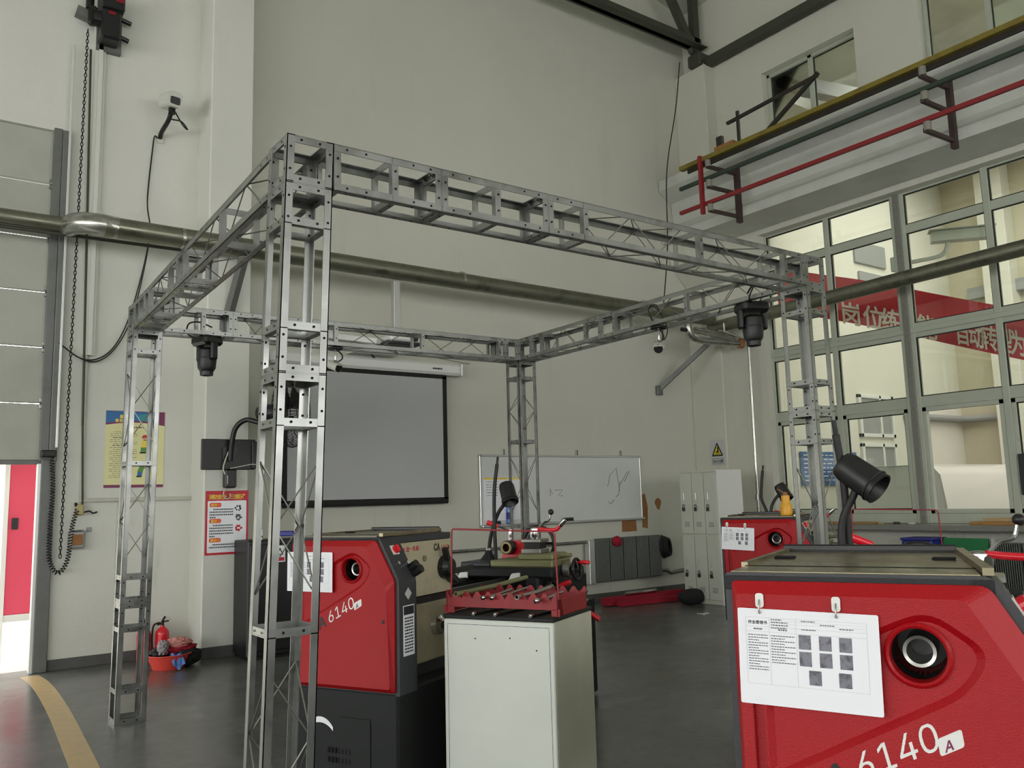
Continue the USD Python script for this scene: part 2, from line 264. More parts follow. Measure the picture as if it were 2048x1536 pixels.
GLYPHS = {'消':'357537793f7b4a684a6646624d624e7d507f587f5a7e5a63616262645e655e696572687a6b7c737973756f6d686369626f62706070296f236b1f581f56296429643445344332431e381e38613f623f64.433f633e64444445.4351635064564457|1b781f7d237d3472346e2f682d68276e1d731b75|19241927203129462b482f473343333f2420211e|165a18601d632b5b305630542b4d284d2154','防':'1a1f1b7a387a3d773b6d516d4e7c587e5e6d756d7462526152576f566d2a6820641e521e4f264f2960296339624c514c4d39452a371e341e2f232e26362b3e344340464e47623763335a3b4d3b3b38363133283327392539251e.253f2e3e3141304c2857285c2e6f256e','安':'194d1a5735573c663b682868275c1c5b1c733d733e753b7a3c7d447f477e4d737073705b655b6468456844664865486243587357734c5f4c5b41543855366f2a712871256a1e681e5b27492e442a3523201e1a261b29312e3b323c34253d26412d492d4c.3d4c3742483d4d41524b','全':'155415581f5c2f673e76447f4c7d4e7b4d775a6a695f7857724e6e4e6852664e4c4e4c43664367394c384c2b722b73211b201a2b402b40382738264128434043404d274e25531b4e.305a31595c5a466f3860','三':'182e1a31723173251925|1e7320756c756e746e6a1f69|25536454665366492548','提':'15441649224d225f175f1669226a227d2d7e2d6a386a3968385f2d5f2d503753745273495a495a406e406f375a365a2b762a7726752053204726422c3d24371e341e2e23281f1a1e17282229223f183d.4048484646394a314f2f4f49.2d262f25342a39333e49394937472d44|3b7a6e7b6e573c56.4661626063634764.466e626d63704771','示':'1854185e745e73534c534c254a21411e321e2f252f2a402a4053|5746574a5e4d604d6449732f722a6c2768286433|216c22776b776b6c|162c162f1c342541294c2e4d344b35472f3b232a20271d27','一':'16547555764a1749','二':'18347434752a74281828|206f6b706c652164','沈':'2e232e27382d4138484a4b5c4b603f603f533452346b4b6b4c7e577e576b736b7469735268536860565f56575c565c2a6a2a6b396e3a7636742570206d1f552051244f3a472c3d22371e331e|19252b473147354335402421201f|1b77207d237d3374357030692d691d73|16591a611f61305730542e50294d','车':'1831193c453d44482347205126562d641a651a703370397f457c41724270727072653b65325445534562506251536c526b485148513c733c74315131501e451e452f4331','床':'15231b331d3e1e714471417c4b7f4e7c537175707466546554577456734c5a4b5d456839772f772d71266929553e541e4b1d481f473d392d30262b25252c1f1e1c1e.2957485748662966.26302a3033373e43424c294d','岗':'1d5e6f5f70256e21661e561e53295729582b483731282e28292c281e1e1e.523f523d613261305c2c5c29642964545d545f525f4f.294e2b4d2f5233524846514e53532a54.2a4a29332a323c3b3e3e|1d7a287b2a6e3f6e407d4b7e4b6e626e637a6e7b6f641e63','位':'332d452e3e5d475f495c50344f30492f492d552d59375f5e6b5e6b57622e752d75223322|376b4f6c4b7c517f557f5a745b6c716c71613761|1652165526692f7e397c3a7930652f1e241f245122511d4a1b4a','练':'603b603f68427233762b762770246c24|1951165b195c2069267d287f317c3279275d2a5d2c5f306939653962436244683669367248734b7f547e567c55737372726851684f6450625c615c4f714e70445c445c23581f471e44254529512951443b433a463940373f1a3817431e482351.4a57484f514f5157.2b492e48394a3f573857385c365d|172a1830343a373a38353b3442424c3f4c3c46313b2338233327332b362d352f1c241924','能':'1c5d18681d6b287f327c337932763b78486349644a7e547e566f6b776f73716e5564555a69596b5f6b646d65756174556f4f6c4e554e554259416c4a70467241673b56365534552a6a296b2b6c3670367633762a73226c1e531e4d204a23494e4d504956485f405b4459442642213b1e301e2c28382938322832271e1c1e1c5a3f5b3b61235f.273d373c38402841.274c374b384f2850.2a6b356a366c3074','自':'221f226f3c703f793f7d417f4c7d4c7949734a706b706b1e601e5e232f232e1e2c1d241d.2e2f5e2e5f382f39.2e455e445f4e2f4f.2e5b5e5a5f642f65','动':'1853185e455e45675367537b557d5d7d5f7b5e677467756573386f24681f561f55255229491e461e40244027452d3f2c3d321b2a19351e3b2452.532b632a652b683e695c5e5c5b41.293a2a39393c3940354c394e3f4e48334a335045525c485c47533053|1b6c1c7645764674466d446b','转':'182f1639193b2a3e2a481b47194a18511b532167176817732573267c287f327c31735273557d587f617d5f73727372685d685a617560765657555550564d6d4d724a724761306c276c24671e631e5829473447364d3c59375f405e42464245454a553d553d604e604f6840692e682c662c63356336534052404936483640434042373635351e2a1f2a32.285b26532a532a5b','型':'1721172c412d403521362240414041453946395b2f5a2b4d21431d431848184b20512459235b195b1a662567256f1c701c794c7a4d70446f44674f654f5b445b444b4c4b4d406b3f6a354d354c2c742c7522.30673966396f306f|564b574f644f647d6f7e6f4a6a455944|5253517752795c795c53','为':'182518281f2c2c39364b3956385a1c5a1a5c1b662c672b6b227623792c7b3176376d3769346835663b673b7d467e476670656d2e6b2767215d1e4d1f4a284c2b5d2a602c6341635a4559434e4d525a425c3b553752374b44434d404438352824211f1e1f','当':'1e221d2b202e612f6039233a23446044614e204f205a2b5b2b5e1e762078287a2d74366336602f5d2f5b3f5b407e4c7e4c5c585b595d5560627a667b6e786e74605c6d5a6d1e631d611e6022','心':'66455e5a655d685d6a5b744176336f306b31|2f2e30623b623b2c3c2a562a5933593e5d3f643b62275c20591f36203124|347334753a7b3e7a4f6d58645861535b4f5b4a62|16321d481f592a592b562843222e1e2d1730','扎':'487d537d532c552b682b6a2e6b3d6e3e763973266e2152204c224828|18441949284d285f195f1868196a286a287d337e346a4269415f345f3451415343493445342631202b1e1f1e1c28282a28401b3e','脚':'15211a3b1c7b357b376d426e427e4c7d4d6e576e5879737873346c2f622f621e581e572950274d2d3d2a3a28372a36233320261e23282c2a2b40244023311e1e.623b693b686e626d.4948514755395739574c4b4c.56634c634c575757.443746364c3749424742.3764365742574263.363538343a383f4c364c.25642c632c702570.2c572558254b2c4b','作':'315331563d65477d4f7c527a4e6f4f6d766d7562576257587457734d574d5741754175375736571e4c1e4b204b6247624359394d|165216561d5c26692f7e387c3a7a39762f622f1e241e245122511e4b1a4b','业':'1824182e342f3441283e254a1a6420672567304e32453445357d407c402e4c2f4d7d587c58475a47635967666b6772636d54623f603d583f582f742e7423','要':'183d174619483448374c364d1e4e1e6a336b346e1a6f1a7a7379726f576e586b6f6a6e4d454d434a444873487546743d603d5d365831592f712872246c1e681e4b283b221c1e182518282c2a332c312e253025342a382c3d.6360576157576357.383844344a34523a523c3b3d.3f584c574c604a613f61.3f6c4b6b4c6e406f.3460296129573457','领':'155a165d236a2d7e377c3574466348685468566b556e456e46797578746e636e606972677235683377257622711e6e1e5c2e5122451d421e3e254d2c53344735475b4058306b2c642f643958395535513e51434e4349342f3b283c243820331f1e351e38233c273c2d3734461c471c502f513054275d1e541b54.624d5f3763376833665e615d.53355743575e525d','书':'184719513c513c621f621f6d3c6d3c7e477e486d616d616f5a735a765e7b627b756d756a6f64696966686651755072346e2b69285428512f51336533673968464746471e3c1e3c46.475349515a515b535b61596248624760','事':'173b184440453f4722472049215140523f54245423693f6a406c196c19763f76407e4b7e4d767376736c4c6b4d6a696a6a6869544c534d516a516b447544753a6b3a6a2861285e2d4d2d4b23481f421d331d302330274027402d202d1f3520373f37403a.4c385e375f394d3a.4c455e445f464d47.4c5e5d5d5e604d61.2f5e3f5d406030612e5f','故':'1661176b296b297e2b7f347e356b456b466748674e7e567e597c556c756c76626e616b50623962376c2d76287725711e6d1e63255a2f5026401d3a243929272925221b221a4f1b512951295f.536159475c475f506261.422d4f34533a4a50464a4249.356034513c514460.2746263437343746','预':'164f1759285a1b641b67206c2a67306e2f6f196f197a3d7a3f78417a7679756f626f606c6169726871356736675e505e4f364436444e424f3e423b3e324031232a1e1c1e1928262a264d.33613a59445844685469556f416f3f71.32453444374e324e|633776267624701e6d1e5b2f5226431e411e3b243c28482c52365540555b575c605b603d5e37','“':'506952745b7e607f637b63785b71616e636b6777707f737f757d76786f726f70736f766b766473606b5f676164666161585f5263','”':'185f16661d6c1d6e196f1673167a187d217f257d28782b7d347f3b793c723a6a376531602b5f29632966316d2c6f297325671e60'}
def cjk(text, h, gap=1.06):
    """Chinese lettering as a shapely polygon: characters h tall from the origin along +x (a space leaves a gap)."""
    out = []
    for k, ch in enumerate(text):
        if ch not in GLYPHS: continue
        for poly in GLYPHS[ch].split('|'):
            rings = [[(int(r[i:i + 2], 16) - 20, int(r[i + 2:i + 4], 16) - 40) for i in range(0, len(r), 4)] for r in poly.split('.')]
            out.append(affinity.affine_transform(Polygon(rings[0], rings[1:]).buffer(0), [h / 92, 0, 0, h / 92, k * h * gap, .09 * h]))
    return unary_union(out)
def text_flat(text, height, bold=False):
    """Latin lettering as vertices and faces in the plane (x right, y up), thin."""
    t = meshkit.text_mesh(text, height, .0008, bold); return t.vertices, t.faces
def rect(x0, y0, x1, y1, r=0, n=4):
    p = Polygon([(x0, y0), (x1, y0), (x1, y1), (x0, y1)])
    return p.buffer(-r).buffer(r, quad_segs=n) if r else p
def circle(x, y, r, n=24): return Polygon([(x + r * math.cos(2 * math.pi * k / n), y + r * math.sin(2 * math.pi * k / n)) for k in range(n)])
def bez(p, n=16):
    """A smooth curve through the points p (Catmull-Rom)."""
    p = V(p, float); q = np.vstack([2 * p[0] - p[1], p, 2 * p[-1] - p[-2]]); out = []
    for i in range(1, len(q) - 2):
        for t in np.linspace(0, 1, n, endpoint=i == len(q) - 3):
            a, b, c, d = q[i - 1], q[i], q[i + 1], q[i + 2]
            out.append(.5 * (2 * b + (c - a) * t + (2 * a - 5 * b + 4 * c - d) * t * t + (3 * b - a - 3 * c + d) * t ** 3))
    return V(out)

# ------------------------------------------------------------------ scene objects
_used = {}
def path_for(parent, name):
    base = f'{parent}/{name}'; k = _used.get(base, 0); _used[base] = k + 1
    return base if k == 0 else f'{base}_{k:03d}'
def tagp(prim, label=None, cat=None, group=None, kind=None):
    for k, v in (('label', label), ('category', cat), ('group', group), ('kind', kind)):
        if v: prim.SetCustomDataByKey(k, v)
class Thing:
    """An Xform at the thing's base; its parts are given in world coordinates, or in local ones with local=True."""
    def __init__(s, name, label, cat, loc=(0, 0, 0), rotz=0.0, group=None, kind=None, local=False):
        x = UsdGeom.Xform.Define(stage, path_for('/World', name)); s.path = str(x.GetPath()); s.local = local
        x.AddTranslateOp().Set(Gf.Vec3d(*map(float, loc)))
        if rotz: x.AddRotateZOp().Set(math.degrees(rotz))
        s.loc, c, n = V(loc, float), math.cos(rotz), math.sin(rotz); s.R = V([[c, -n, 0], [n, c, 0], [0, 0, 1]])
        s.prim = x.GetPrim(); tagp(s.prim, label, cat, group, kind)
    def inv(s, v): return v if s.local else (v - s.loc) @ s.R
class Part:
    def __init__(s, prim, path, root): s.prim, s.path, s.root = prim, path, root
def obj(name, mb, material, parent=None, smooth=False, label=None, cat=None, group=None, kind=None):
    """Defines the collected triangles as ONE mesh: a part of parent (a Thing or a Part), or a top-level object."""
    v, f = np.vstack(mb.v), np.vstack(mb.f)
    root = parent if isinstance(parent, Thing) else parent.root if isinstance(parent, Part) else None
    if root: v = root.inv(v)
    p = path_for(parent.path if parent else '/World', name)
    if root is None:
        c = V([(v[:, 0].min() + v[:, 0].max()) / 2, (v[:, 1].min() + v[:, 1].max()) / 2, v[:, 2].min()])
        m = usdkit.mesh(stage, p, trimesh.Trimesh(v - c, f, process=False), M[material], smooth); UsdGeom.Xformable(m).AddTranslateOp().Set(Gf.Vec3d(*map(float, c)))
    else:
        m = usdkit.mesh(stage, p, trimesh.Trimesh(v, f, process=False), M[material], smooth)
    tagp(m.GetPrim(), label, cat, group, kind)
    return Part(m.GetPrim(), p, root)
def struct(name, mb, material, parent=None, smooth=False, label=None):
    return obj(name, mb, material, parent, smooth, label, kind='structure' if parent is None else None)
def sthing(name, label, loc=(0, 0, 0)): return Thing(name, label, None, loc, kind='structure')

# ------------------------------------------------------------------ the hall: floor, walls, roof
YB, YL, XW, XF = 9.37, 9.25, 10.62, 10.78       # back wall, its thicker left bay, right wall face, window frames
struct('floor', MB().box((-10, -8, -.2), (19.2, 9.45, 0)), 'floor')
struct('yard_ground', MB().box((-12, 9.45, -.25), (12, 24, -.03)), 'concrete')
line = MB()
cl = bez([(1.10, 9.1), (1.13, 8.7), (1.125, 8.08), (1.09, 7.24), (1.04, 6.41), (0.98, 5.5), (0.9, 4.6)], 10); nrm = np.gradient(cl, axis=0); nrm = np.stack([-nrm[:, 1], nrm[:, 0]], 1); nrm /= np.linalg.norm(nrm, axis=1, keepdims=True)
L0, L1 = cl - nrm * .075, cl + nrm * .075
line.prism(Polygon([*L0, *L1[::-1]]), .0, .0015, ex=(1, 0, 0), ey=(0, 1, 0))
obj('floor_line', line, 'yellow_line', label='worn yellow curved line painted on the grey floor', cat='floor marking')

# left bay of the back wall with the roller door opening, the bay behind the lathes, the pillar between them
wb = sthing('wall_back_left', 'white wall bay beside the roller door')
struct('wall_panel', MB().box((1.19, YL, 0), (2.6, YL + .3, 15)).box((-3.3, YL, 5.27), (1.19, YL + .3, 15)).box((-10, YL, 0), (-3.3, YL + .3, 15)), 'wall2', wb)
struct('pilaster_strip', MB().box((1.455, YL - .035, 3.0), (1.56, YL, 15)).box((1.49, YL - .06, 3.0), (1.53, YL - .03, 15)), 'wall2', wb)
struct('cable_trunk', MB().box((1.475, YL - .03, 1.555), (2.53, YL, 1.595), .005).box((1.82, YL - .028, .55), (1.858, YL, 1.555), .005).box((1.475, YL - .03, 1.595), (1.505, YL, 3.0), .005), 'conduit', wb)
struct('wall_back', MB().box((2.53, YB, 0), (10.9, YB + .25, 15)), 'wall')
pil = MB().box((2.53, 8.8, 0), (2.985, YB, 15), .012)
struct('pillar_left', pil, 'wall2')
struct('access_panel', MB().box((6.655, YB - .012, 4.50), (6.94, YB + .02, 4.73), .004), 'wall')
struct('baseboard_back', MB().box((2.985, YB - .012, 0), (10.38, YB, .11), .003).box((2.53, 8.788, 0), (2.99, 8.8, .11), .003).box((1.26, YL - .012, 0), (2.53, YL, .10), .003), 'baseboard')
struct('wall_left', MB().box((-10.3, -8, 0), (-10, 9.4, 1.4)).box((-10.3, -8, 5.0), (-10, 9.4, 15)), 'wall2')
struct('wall_front', MB().box((-10, -8.3, 0), (19, -8, 1.7)).box((-10, -8.3, 5.1), (19, -8, 15)), 'wall2')

# right wall round its window openings
wr = MB()
def band(y0, y1, z0, z1, m=wr): m.box((XW, y0, z0), (XW + .3, y1, z1))
band(-8, 9.37, 0, .935); band(8.08, 9.37, .935, 13); band(-8, -4.6, .935, 13); band(-4.6, 8.08, 5.40, 6.6)
band(7.80, 8.08, 6.6, 7.93); band(5.30, 6.22, 6.6, 7.93); band(5.30, 8.08, 7.93, 13); band(-4.6, 2.6, 6.6, 13); band(2.6, 5.30, 9.2, 13)
struct('wall_right', wr, 'wall')
pr = MB().box((10.38, 8.72, 0), (XW + .05, YB, 8.45), .01)
pr.prism(Polygon([(10.38, 4.80), (10.38, 5.48), (10.0, 5.48), (10.04, 5.12)]), 8.74, 9.36, ex=(1, 0, 0), ey=(0, 0, 1), en=(0, 1, 0))
struct('pillar_right', pr, 'wall')
struct('ceiling', MB().add([(-10, -8, 14.2), (10.9, -8, 9.6), (10.9, 9.6, 9.6), (-10, 9.6, 14.2), (-10, -8, 14.4), (10.9, -8, 9.8), (10.9, 9.6, 9.8), (-10, 9.6, 14.4)],
       [(0, 1, 2), (0, 2, 3), (4, 6, 5), (4, 7, 6), (0, 5, 1), (0, 4, 5), (1, 6, 2), (1, 5, 6), (2, 7, 3), (2, 6, 7), (3, 4, 0), (3, 7, 4)]), 'ceiling')

# roof truss over the corner pillar
rt = Thing('roof_truss', 'dark steel roof truss running along the top of the back wall to the corner pillar', 'roof truss', (10.3, 8.9, 8.45))
obj('bottom_chord', MB().obox((-9.5, 8.9, 8.86), (10.5, 8.9, 8.86), .12, .2), 'dark_steel', rt)
obj('chord_flange', MB().obox((-9.5, 8.82, 8.77), (10.5, 8.82, 8.77), .2, .02), 'dark_steel', rt)
obj('diagonal', MB().obox((10.36, 8.9, 8.72), (9.35, 8.9, 10.35), .1, .13), 'dark_steel', rt)
obj('vertical', MB().obox((10.40, 8.9, 8.6), (10.40, 8.9, 10.2), .12, .12, (0, 1, 0)), 'dark_steel', rt)
obj('bearing_plate', MB().box((10.30, 8.74, 8.45), (10.6, 9.0, 8.66), .02), 'dark_steel', rt)
obj('eave_purlin', MB().obox((10.50, 8.9, 8.50), (10.50, -7, 8.50), .14, .14), 'dark_steel', label='dark steel eave beam along the top of the right wall', cat='beam')

# ------------------------------------------------------------------ roller door, raised to head height
dr = sthing('door_1', 'white sectional roller door raised to head height')
seams = [1.96, 2.51, 3.06, 3.61, 4.16, 4.71, 5.27]
for a, b in zip(seams, seams[1:]):
    struct('door_panel', MB().box((-3.3, YL + .03, a + .006), (1.16, YL + .075, b - .006), .006), 'door', dr)
for z in seams[1:-1]:
    h = struct('door_hinge', MB().box((1.10, YL - .002, z - .05), (1.165, YL + .03, z + .05), .004).cyl((1.10, YL - .012, z), (1.185, YL - .012, z), .016, 10), 'galv', dr)
struct('bottom_bar', MB().box((-3.3, YL + .02, 1.925), (1.16, YL + .085, 1.966), .004), 'door_rail', dr)
rail = MB().box((1.118, YL - .03, 1.95), (1.195, YL + .02, 5.29), .004)
struct('guide_rail', rail, 'door_rail', dr)
struct('jamb', MB().box((1.135, YL - .05, 0), (1.255, YL + .06, 1.97), .006).box((1.195, YL - .06, 1.95), (1.262, YL, 5.27), .006), 'door_rail', dr)
struct('jamb_trim', MB().box((1.243, YL - .075, 2.08), (1.266, YL - .055, 6.2), .004), 'bright_trim', dr)
struct('edge_seal', MB().box((1.106, YL - .045, 0), (1.137, YL + .055, 1.93), .004), 'bright_trim', dr)
# outside the opening
g = Thing('yard_gate', 'open red metal gate leaf in the bright yard beyond the raised roller door', 'gate', (1.0, 10.4, 0))
obj('leaf', MB().box((.995, 10.38, .43), (2.4, 10.42, 2.6), .006), 'red_door', g)
obj('lock', MB().box((1.03, 10.36, 1.30), (1.09, 10.385, 1.42), .006), 'black', g)
obj('post', MB().box((.945, 10.36, -.03), (.995, 10.44, 2.7), .006), 'white', g)
obj('foot_rail', MB().box((.995, 10.37, .36), (2.4, 10.43, .43), .004), 'bright_trim', g)
obj('yard_wall', MB().box((-12, 17, -.1), (12, 17.3, 3.2), .01), 'outdoors', label='pale wall at the far side of the bright yard outside', cat='wall', kind='structure')

# ------------------------------------------------------------------ window walls on the right
zr = [(4.959, 5.378), (3.623, 4.841), (2.652, 3.429)]
w1 = sthing('window_1', 'large grey-green framed window wall between the two halls')
cols = []
y = 8.05
for k in range(6):
    for wdt, gap in ((1.01, .083), (.95, .194)):
        cols.append((y - wdt, y)); y -= wdt + gap
fr = lambda lo, hi, d0=.0, d1=.07, bv=.006: MB().box((XF + d0, *lo), (XF + d1, *hi), bv)
def pane(parent, ya, yb, za, zb, wname='pane'):
    """One glazed pane: a black gasket round a thin sheet of glass."""
    gk = MB(); t = .011
    for lo, hi in (((ya, za), (yb, za + t)), ((ya, zb - t), (yb, zb)), ((ya, za), (ya + t, zb)), ((yb - t, za), (yb, zb))): gk.box((XF + .012, *lo), (XF + .034, *hi))
    p = struct(wname, MB().box((XF + .02, ya + .002, za + .002), (XF + .026, yb - .002, zb - .002)), 'glass', parent)
    struct('gasket', gk, 'gasket', p)
ytop, ybot = 8.10, cols[-1][0] - .1
for za, zb, nm in ((5.378, 5.46, 'head'), (4.841, 4.959, 'transom'), (3.429, 3.623, 'transom'), (2.506, 2.652, 'transom'), (1.02, 1.147, 'bottom_rail')):
    struct(nm, fr((ybot, za), (ytop, zb), 0, .08), 'window_frame', w1)
struct('transom_bead', fr((ybot, 3.49), (ytop, 3.56), -.02, .0), 'window_frame', w1)
struct('mullion', fr((8.05, 1.02), (8.13, 5.46), -.01, .09), 'window_frame', w1)
for k, (ya, yb) in enumerate(cols):
    nxt = cols[k + 1][1] if k + 1 < len(cols) else ya - .1
    wide = ya - nxt > .15
    struct('mullion', fr((nxt, 1.02), (ya, 5.46), -.012, .085), 'window_frame', w1)
    if wide: struct('mullion_cover', fr((nxt + .055, .95), (ya - .055, 5.46), -.035, -.012), 'stone', w1)
    for za, zb in zr: pane(w1, ya, yb, za, zb)
    sash = MB(); b = .055
    for lo, hi in (((ya, 1.147), (yb, 1.147 + b)), ((ya, 2.506 - b), (yb, 2.506)), ((ya, 1.147), (ya + b, 2.506)), ((yb - b, 1.147), (yb, 2.506))): sash.box((XF - .004, *lo), (XF + .06, *hi), .004)
    struct('sash', sash, 'window_frame', w1)
    if k == 2:   # the third opening's sash is slid open: only its frame shows
        continue
    pane(w1, ya + b, yb - b, 1.147 + b, 2.506 - b)
struct('sill', MB().box((10.28, -4.7, .945), (XF + .1, 8.05, 1.02), .012), 'stone')
def upper_window(nm, y0, y1, z0, z1, splits, label):
    w = sthing(nm, label); f = MB(); b = .05
    for lo, hi in (((y0, z0), (y1, z0 + b)), ((y0, z1 - b), (y1, z1)), ((y0, z0), (y0 + b, z1)), ((y1 - b, z0), (y1, z1))): f.box((XF - .03, *lo), (XF + .04, *hi), .005)
    struct('frame', f, 'window_frame', w)
    e = [y0 + b] + splits + [y1 - b]
    for s in splits: struct('mullion', MB().box((XF - .03, s - .035, z0), (XF + .04, s + .035, z1), .005), 'window_frame', w)
    for a, c in zip(e, e[1:]): pane(w, a + (.035 if a in splits else 0), c - (.035 if c in splits else 0), z0 + b, z1 - b)
upper_window('window_2', 6.22, 7.80, 6.6, 7.93, [7.03], 'upper two-light window near the corner pillar')
upper_window('window_3', 2.6, 5.30, 6.6, 9.2, [4.50, 3.6], 'upper window at the top right corner')

# ------------------------------------------------------------------ crane girder with its three conductor rails
gd = MB().prism(Polygon([(9.86, 6.53), (9.86, 6.37), (9.93, 6.30), (10.12, 6.20), (10.15, 5.84), (10.10, 5.74), (9.90, 5.66), (9.87, 5.62), (9.87, 5.48), (10.60, 5.48), (10.60, 6.53)]), -7.5, 9.36, ex=(1, 0, 0), ey=(0, 0, 1), en=(0, 1, 0))
obj('crane_girder', gd, 'crane', label='white concrete crane girder running along the right wall above the big window', cat='girder', smooth=25)
def conductor(nm, m, z, y0, lab, w=.045, h=.05, extra=None):
    t = Thing(nm, lab, 'conductor rail', (9.2, y0, z))
    obj('rail', MB().obox((9.2, y0, z), (9.2, -6, z), w, h), m, t)
    if extra: obj('under_angle', MB().obox((9.235, y0 - .1, z - .06), (9.235, -6, z - .06), .03, .06), extra, t)
    for yb in (7.93 * .979, 4.70 * .979, 1.4): obj('insulator', MB().cyl((9.2, yb, z - .13), (9.2, yb, z - .03), .042, 12), 'insulator', t)
conductor('conductor_rail', 'rail_yellow', 6.23, 8.27, 'yellow top conductor rail along the crane girder', .09, .06, 'rail_dark')
conductor('conductor_rail', 'rail_green', 5.935, 8.31, 'dark green middle conductor rail along the crane girder')
conductor('conductor_rail', 'rail_red', 5.575, 8.33, 'red lowest conductor rail along the crane girder')
for k, (yb, lab) in enumerate(((7.76, 'brown conductor bracket on the girder nearest the back corner'), (4.62, 'brown conductor bracket on the girder above the banner side of the window'), (1.4, 'brown conductor bracket on the girder beyond the right edge'))):
    b = Thing('conductor_bracket', lab, 'bracket', (9.86, yb, 5.4))
    obj('post', MB().obox((9.82, yb, 5.38), (9.82, yb, 6.22), .08, .06, (0, 1, 0)), 'bracket', b)
    for z in (6.10, 5.80, 5.45): obj('arm', MB().obox((9.84, yb, z + .02), (9.17, yb, z), .045, .045), 'bracket', b)
    if k == 0: obj('front_post', MB().obox((9.15, yb + .1, 5.42), (9.15, yb + .1, 6.28), .055, .05, (0, 1, 0)), 'rail_red', b, label='red front post')
en = Thing('rail_outrigger', 'brown triangular steel outrigger standing on the yellow conductor rail', 'outrigger', (9.25, 7.2, 6.26))
obj('top_bar', MB().obox((9.25, 7.42, 6.63), (9.25, 5.95, 6.71), .04, .04), 'rail_dark', en)
obj('upright', MB().obox((9.25, 7.23, 6.24), (9.25, 7.23, 6.74), .04, .03), 'rail_dark', en)
obj('strut', MB().obox((9.25, 6.82, 6.24), (9.25, 5.94, 6.74), .045, .045), 'rail_dark', en)
cs = Thing('rail_clamp', 'rusty clamp block on the yellow conductor rail by the back corner', 'clamp', (9.25, 7.45, 6.26))
obj('block', MB().box((9.17, 7.28, 6.26), (9.30, 7.62, 6.33), .01), 'rust', cs); obj('upright', MB().box((9.2, 7.5, 6.32), (9.27, 7.6, 6.48), .01), 'rail_dark', cs)
hang = MB().tube(bez([(9.95, 8.85, 8.4), (9.85, 8.9, 7.6), (9.62, 8.95, 6.5), (9.6, 9.0, 5.3), (9.5, 9.1, 4.1)], 8), .009, 6)
obj('hanging_cable', hang, 'cable', label='thin dark cable hanging down the back corner from the roof', cat='cable')
obj('hanging_cable', MB().tube(bez([(10.3, 8.66, 8.4), (10.28, 8.6, 7.6), (10.0, 8.3, 6.6), (9.5, 8.2, 6.24)], 8), .006, 6), 'cable_white', label='pale thin wire from the corner pillar top to the yellow rail', cat='cable')

# ------------------------------------------------------------------ the neighbouring hall seen through the glass
struct('wall_next_hall_back', MB().box((10.92, YB, 0), (19.3, YB + .25, 10)), 'white_wall')
struct('wall_next_hall_far', MB().box((19.0, -8, 0), (19.3, 9.4, 10)), 'beige_wall')
struct('ceiling_next_hall', MB().box((10.9, -8, 9.3), (19.3, 9.6, 9.5)), 'ceiling')
struct('pillar_next_hall', MB().box((18.6, 7.9, 0), (19.0, 8.45, 9.3), .01), 'white_wall')
obj('next_hall_girder', MB().box((12.2, -8, 6.2), (12.8, 9.36, 7.2), .02), 'tan', label='brown girder under the roof of the next hall', cat='girder')
nt = Thing('next_hall_truss', 'grey roof truss seen through the upper windows', 'roof truss', (15, 7.4, 8))
for a, b in (((11, 7.3, 7.6), (19, 7.3, 8.8)), ((14.2, 7.3, 7.9), (12.8, 7.3, 9.2)), ((14.2, 7.3, 7.9), (14.2, 7.3, 9.2)), ((14.2, 7.3, 7.9), (15.7, 7.3, 9.2))): obj('member', MB().obox(a, b, .2, .22), 'dirt_grey', nt)
nb = Thing('wall_pipe', 'grey pipe running along the walls of the next hall', 'pipe', (17, 9.2, 2.9))
obj('run', MB().tube(bez([(16.6, 9.28, 2.92), (18.9, 9.28, 2.92)], 2), .075, 10), 'dirt_grey', nb); obj('run', MB().tube([(18.9, 9.28, 2.92), (18.9, 3, 2.92)], .075, 10), 'dirt_grey', nb)
obj('cable_tray', MB().box((18.8, -4, 5.5), (18.99, 8.9, 5.75), .01), 'dirt_grey', label='grey cable tray high on the far wall of the next hall', cat='cable tray')
for (a, b, c, d), lab in (((15.3, 5.96, 16.4, 6.42), 'upper grey vent on the back wall of the next hall'), ((15.4, 5.35, 16.25, 5.8), 'lower grey vent on the back wall of the next hall')):
    obj('wall_vent', MB().box((a, YB - .05, b), (c, YB, d), .01), 'dirt_grey', label=lab, cat='vent')
nw = sthing('window_4', 'small window on the back wall of the next hall')
for z0, z1 in ((1.45, 2.35), (2.47, 3.3)):
    f = MB()
    for lo, hi in (((15.0, z0), (16.2, z0 + .07)), ((15.0, z1 - .07), (16.2, z1)), ((15.0, z0), (15.08, z1)), ((16.12, z0), (16.2, z1)), ((15.7, z0), (15.76, z1))): f.box((lo[0], YB - .06, lo[1]), (hi[0], YB, hi[1]), .006)
    struct('frame', f, 'white', nw); struct('pane', MB().box((15.08, YB - .025, z0 + .07), (16.12, YB - .02, z1 - .07)), 'dirt_grey', nw)
nb = Thing('notice_board', 'blue notice board on the white wall of the next hall', 'notice board', (14, YB, 1.5))
obj('panel', MB().box((13.07, YB - .04, 1.56), (14.8, YB - .01, 2.17), .006), 'board_blue', nb)
tx = MB()
for r in range(7):
    x = 13.15
    while x < 14.7: w = RNG.uniform(.05, .2); tx.box((x, YB - .0415, 2.1 - r * .075), (min(x + w, 14.72), YB - .04, 2.115 - r * .075)); x += w + .05
obj('print_line', tx, 'paper', nb, kind='stuff')
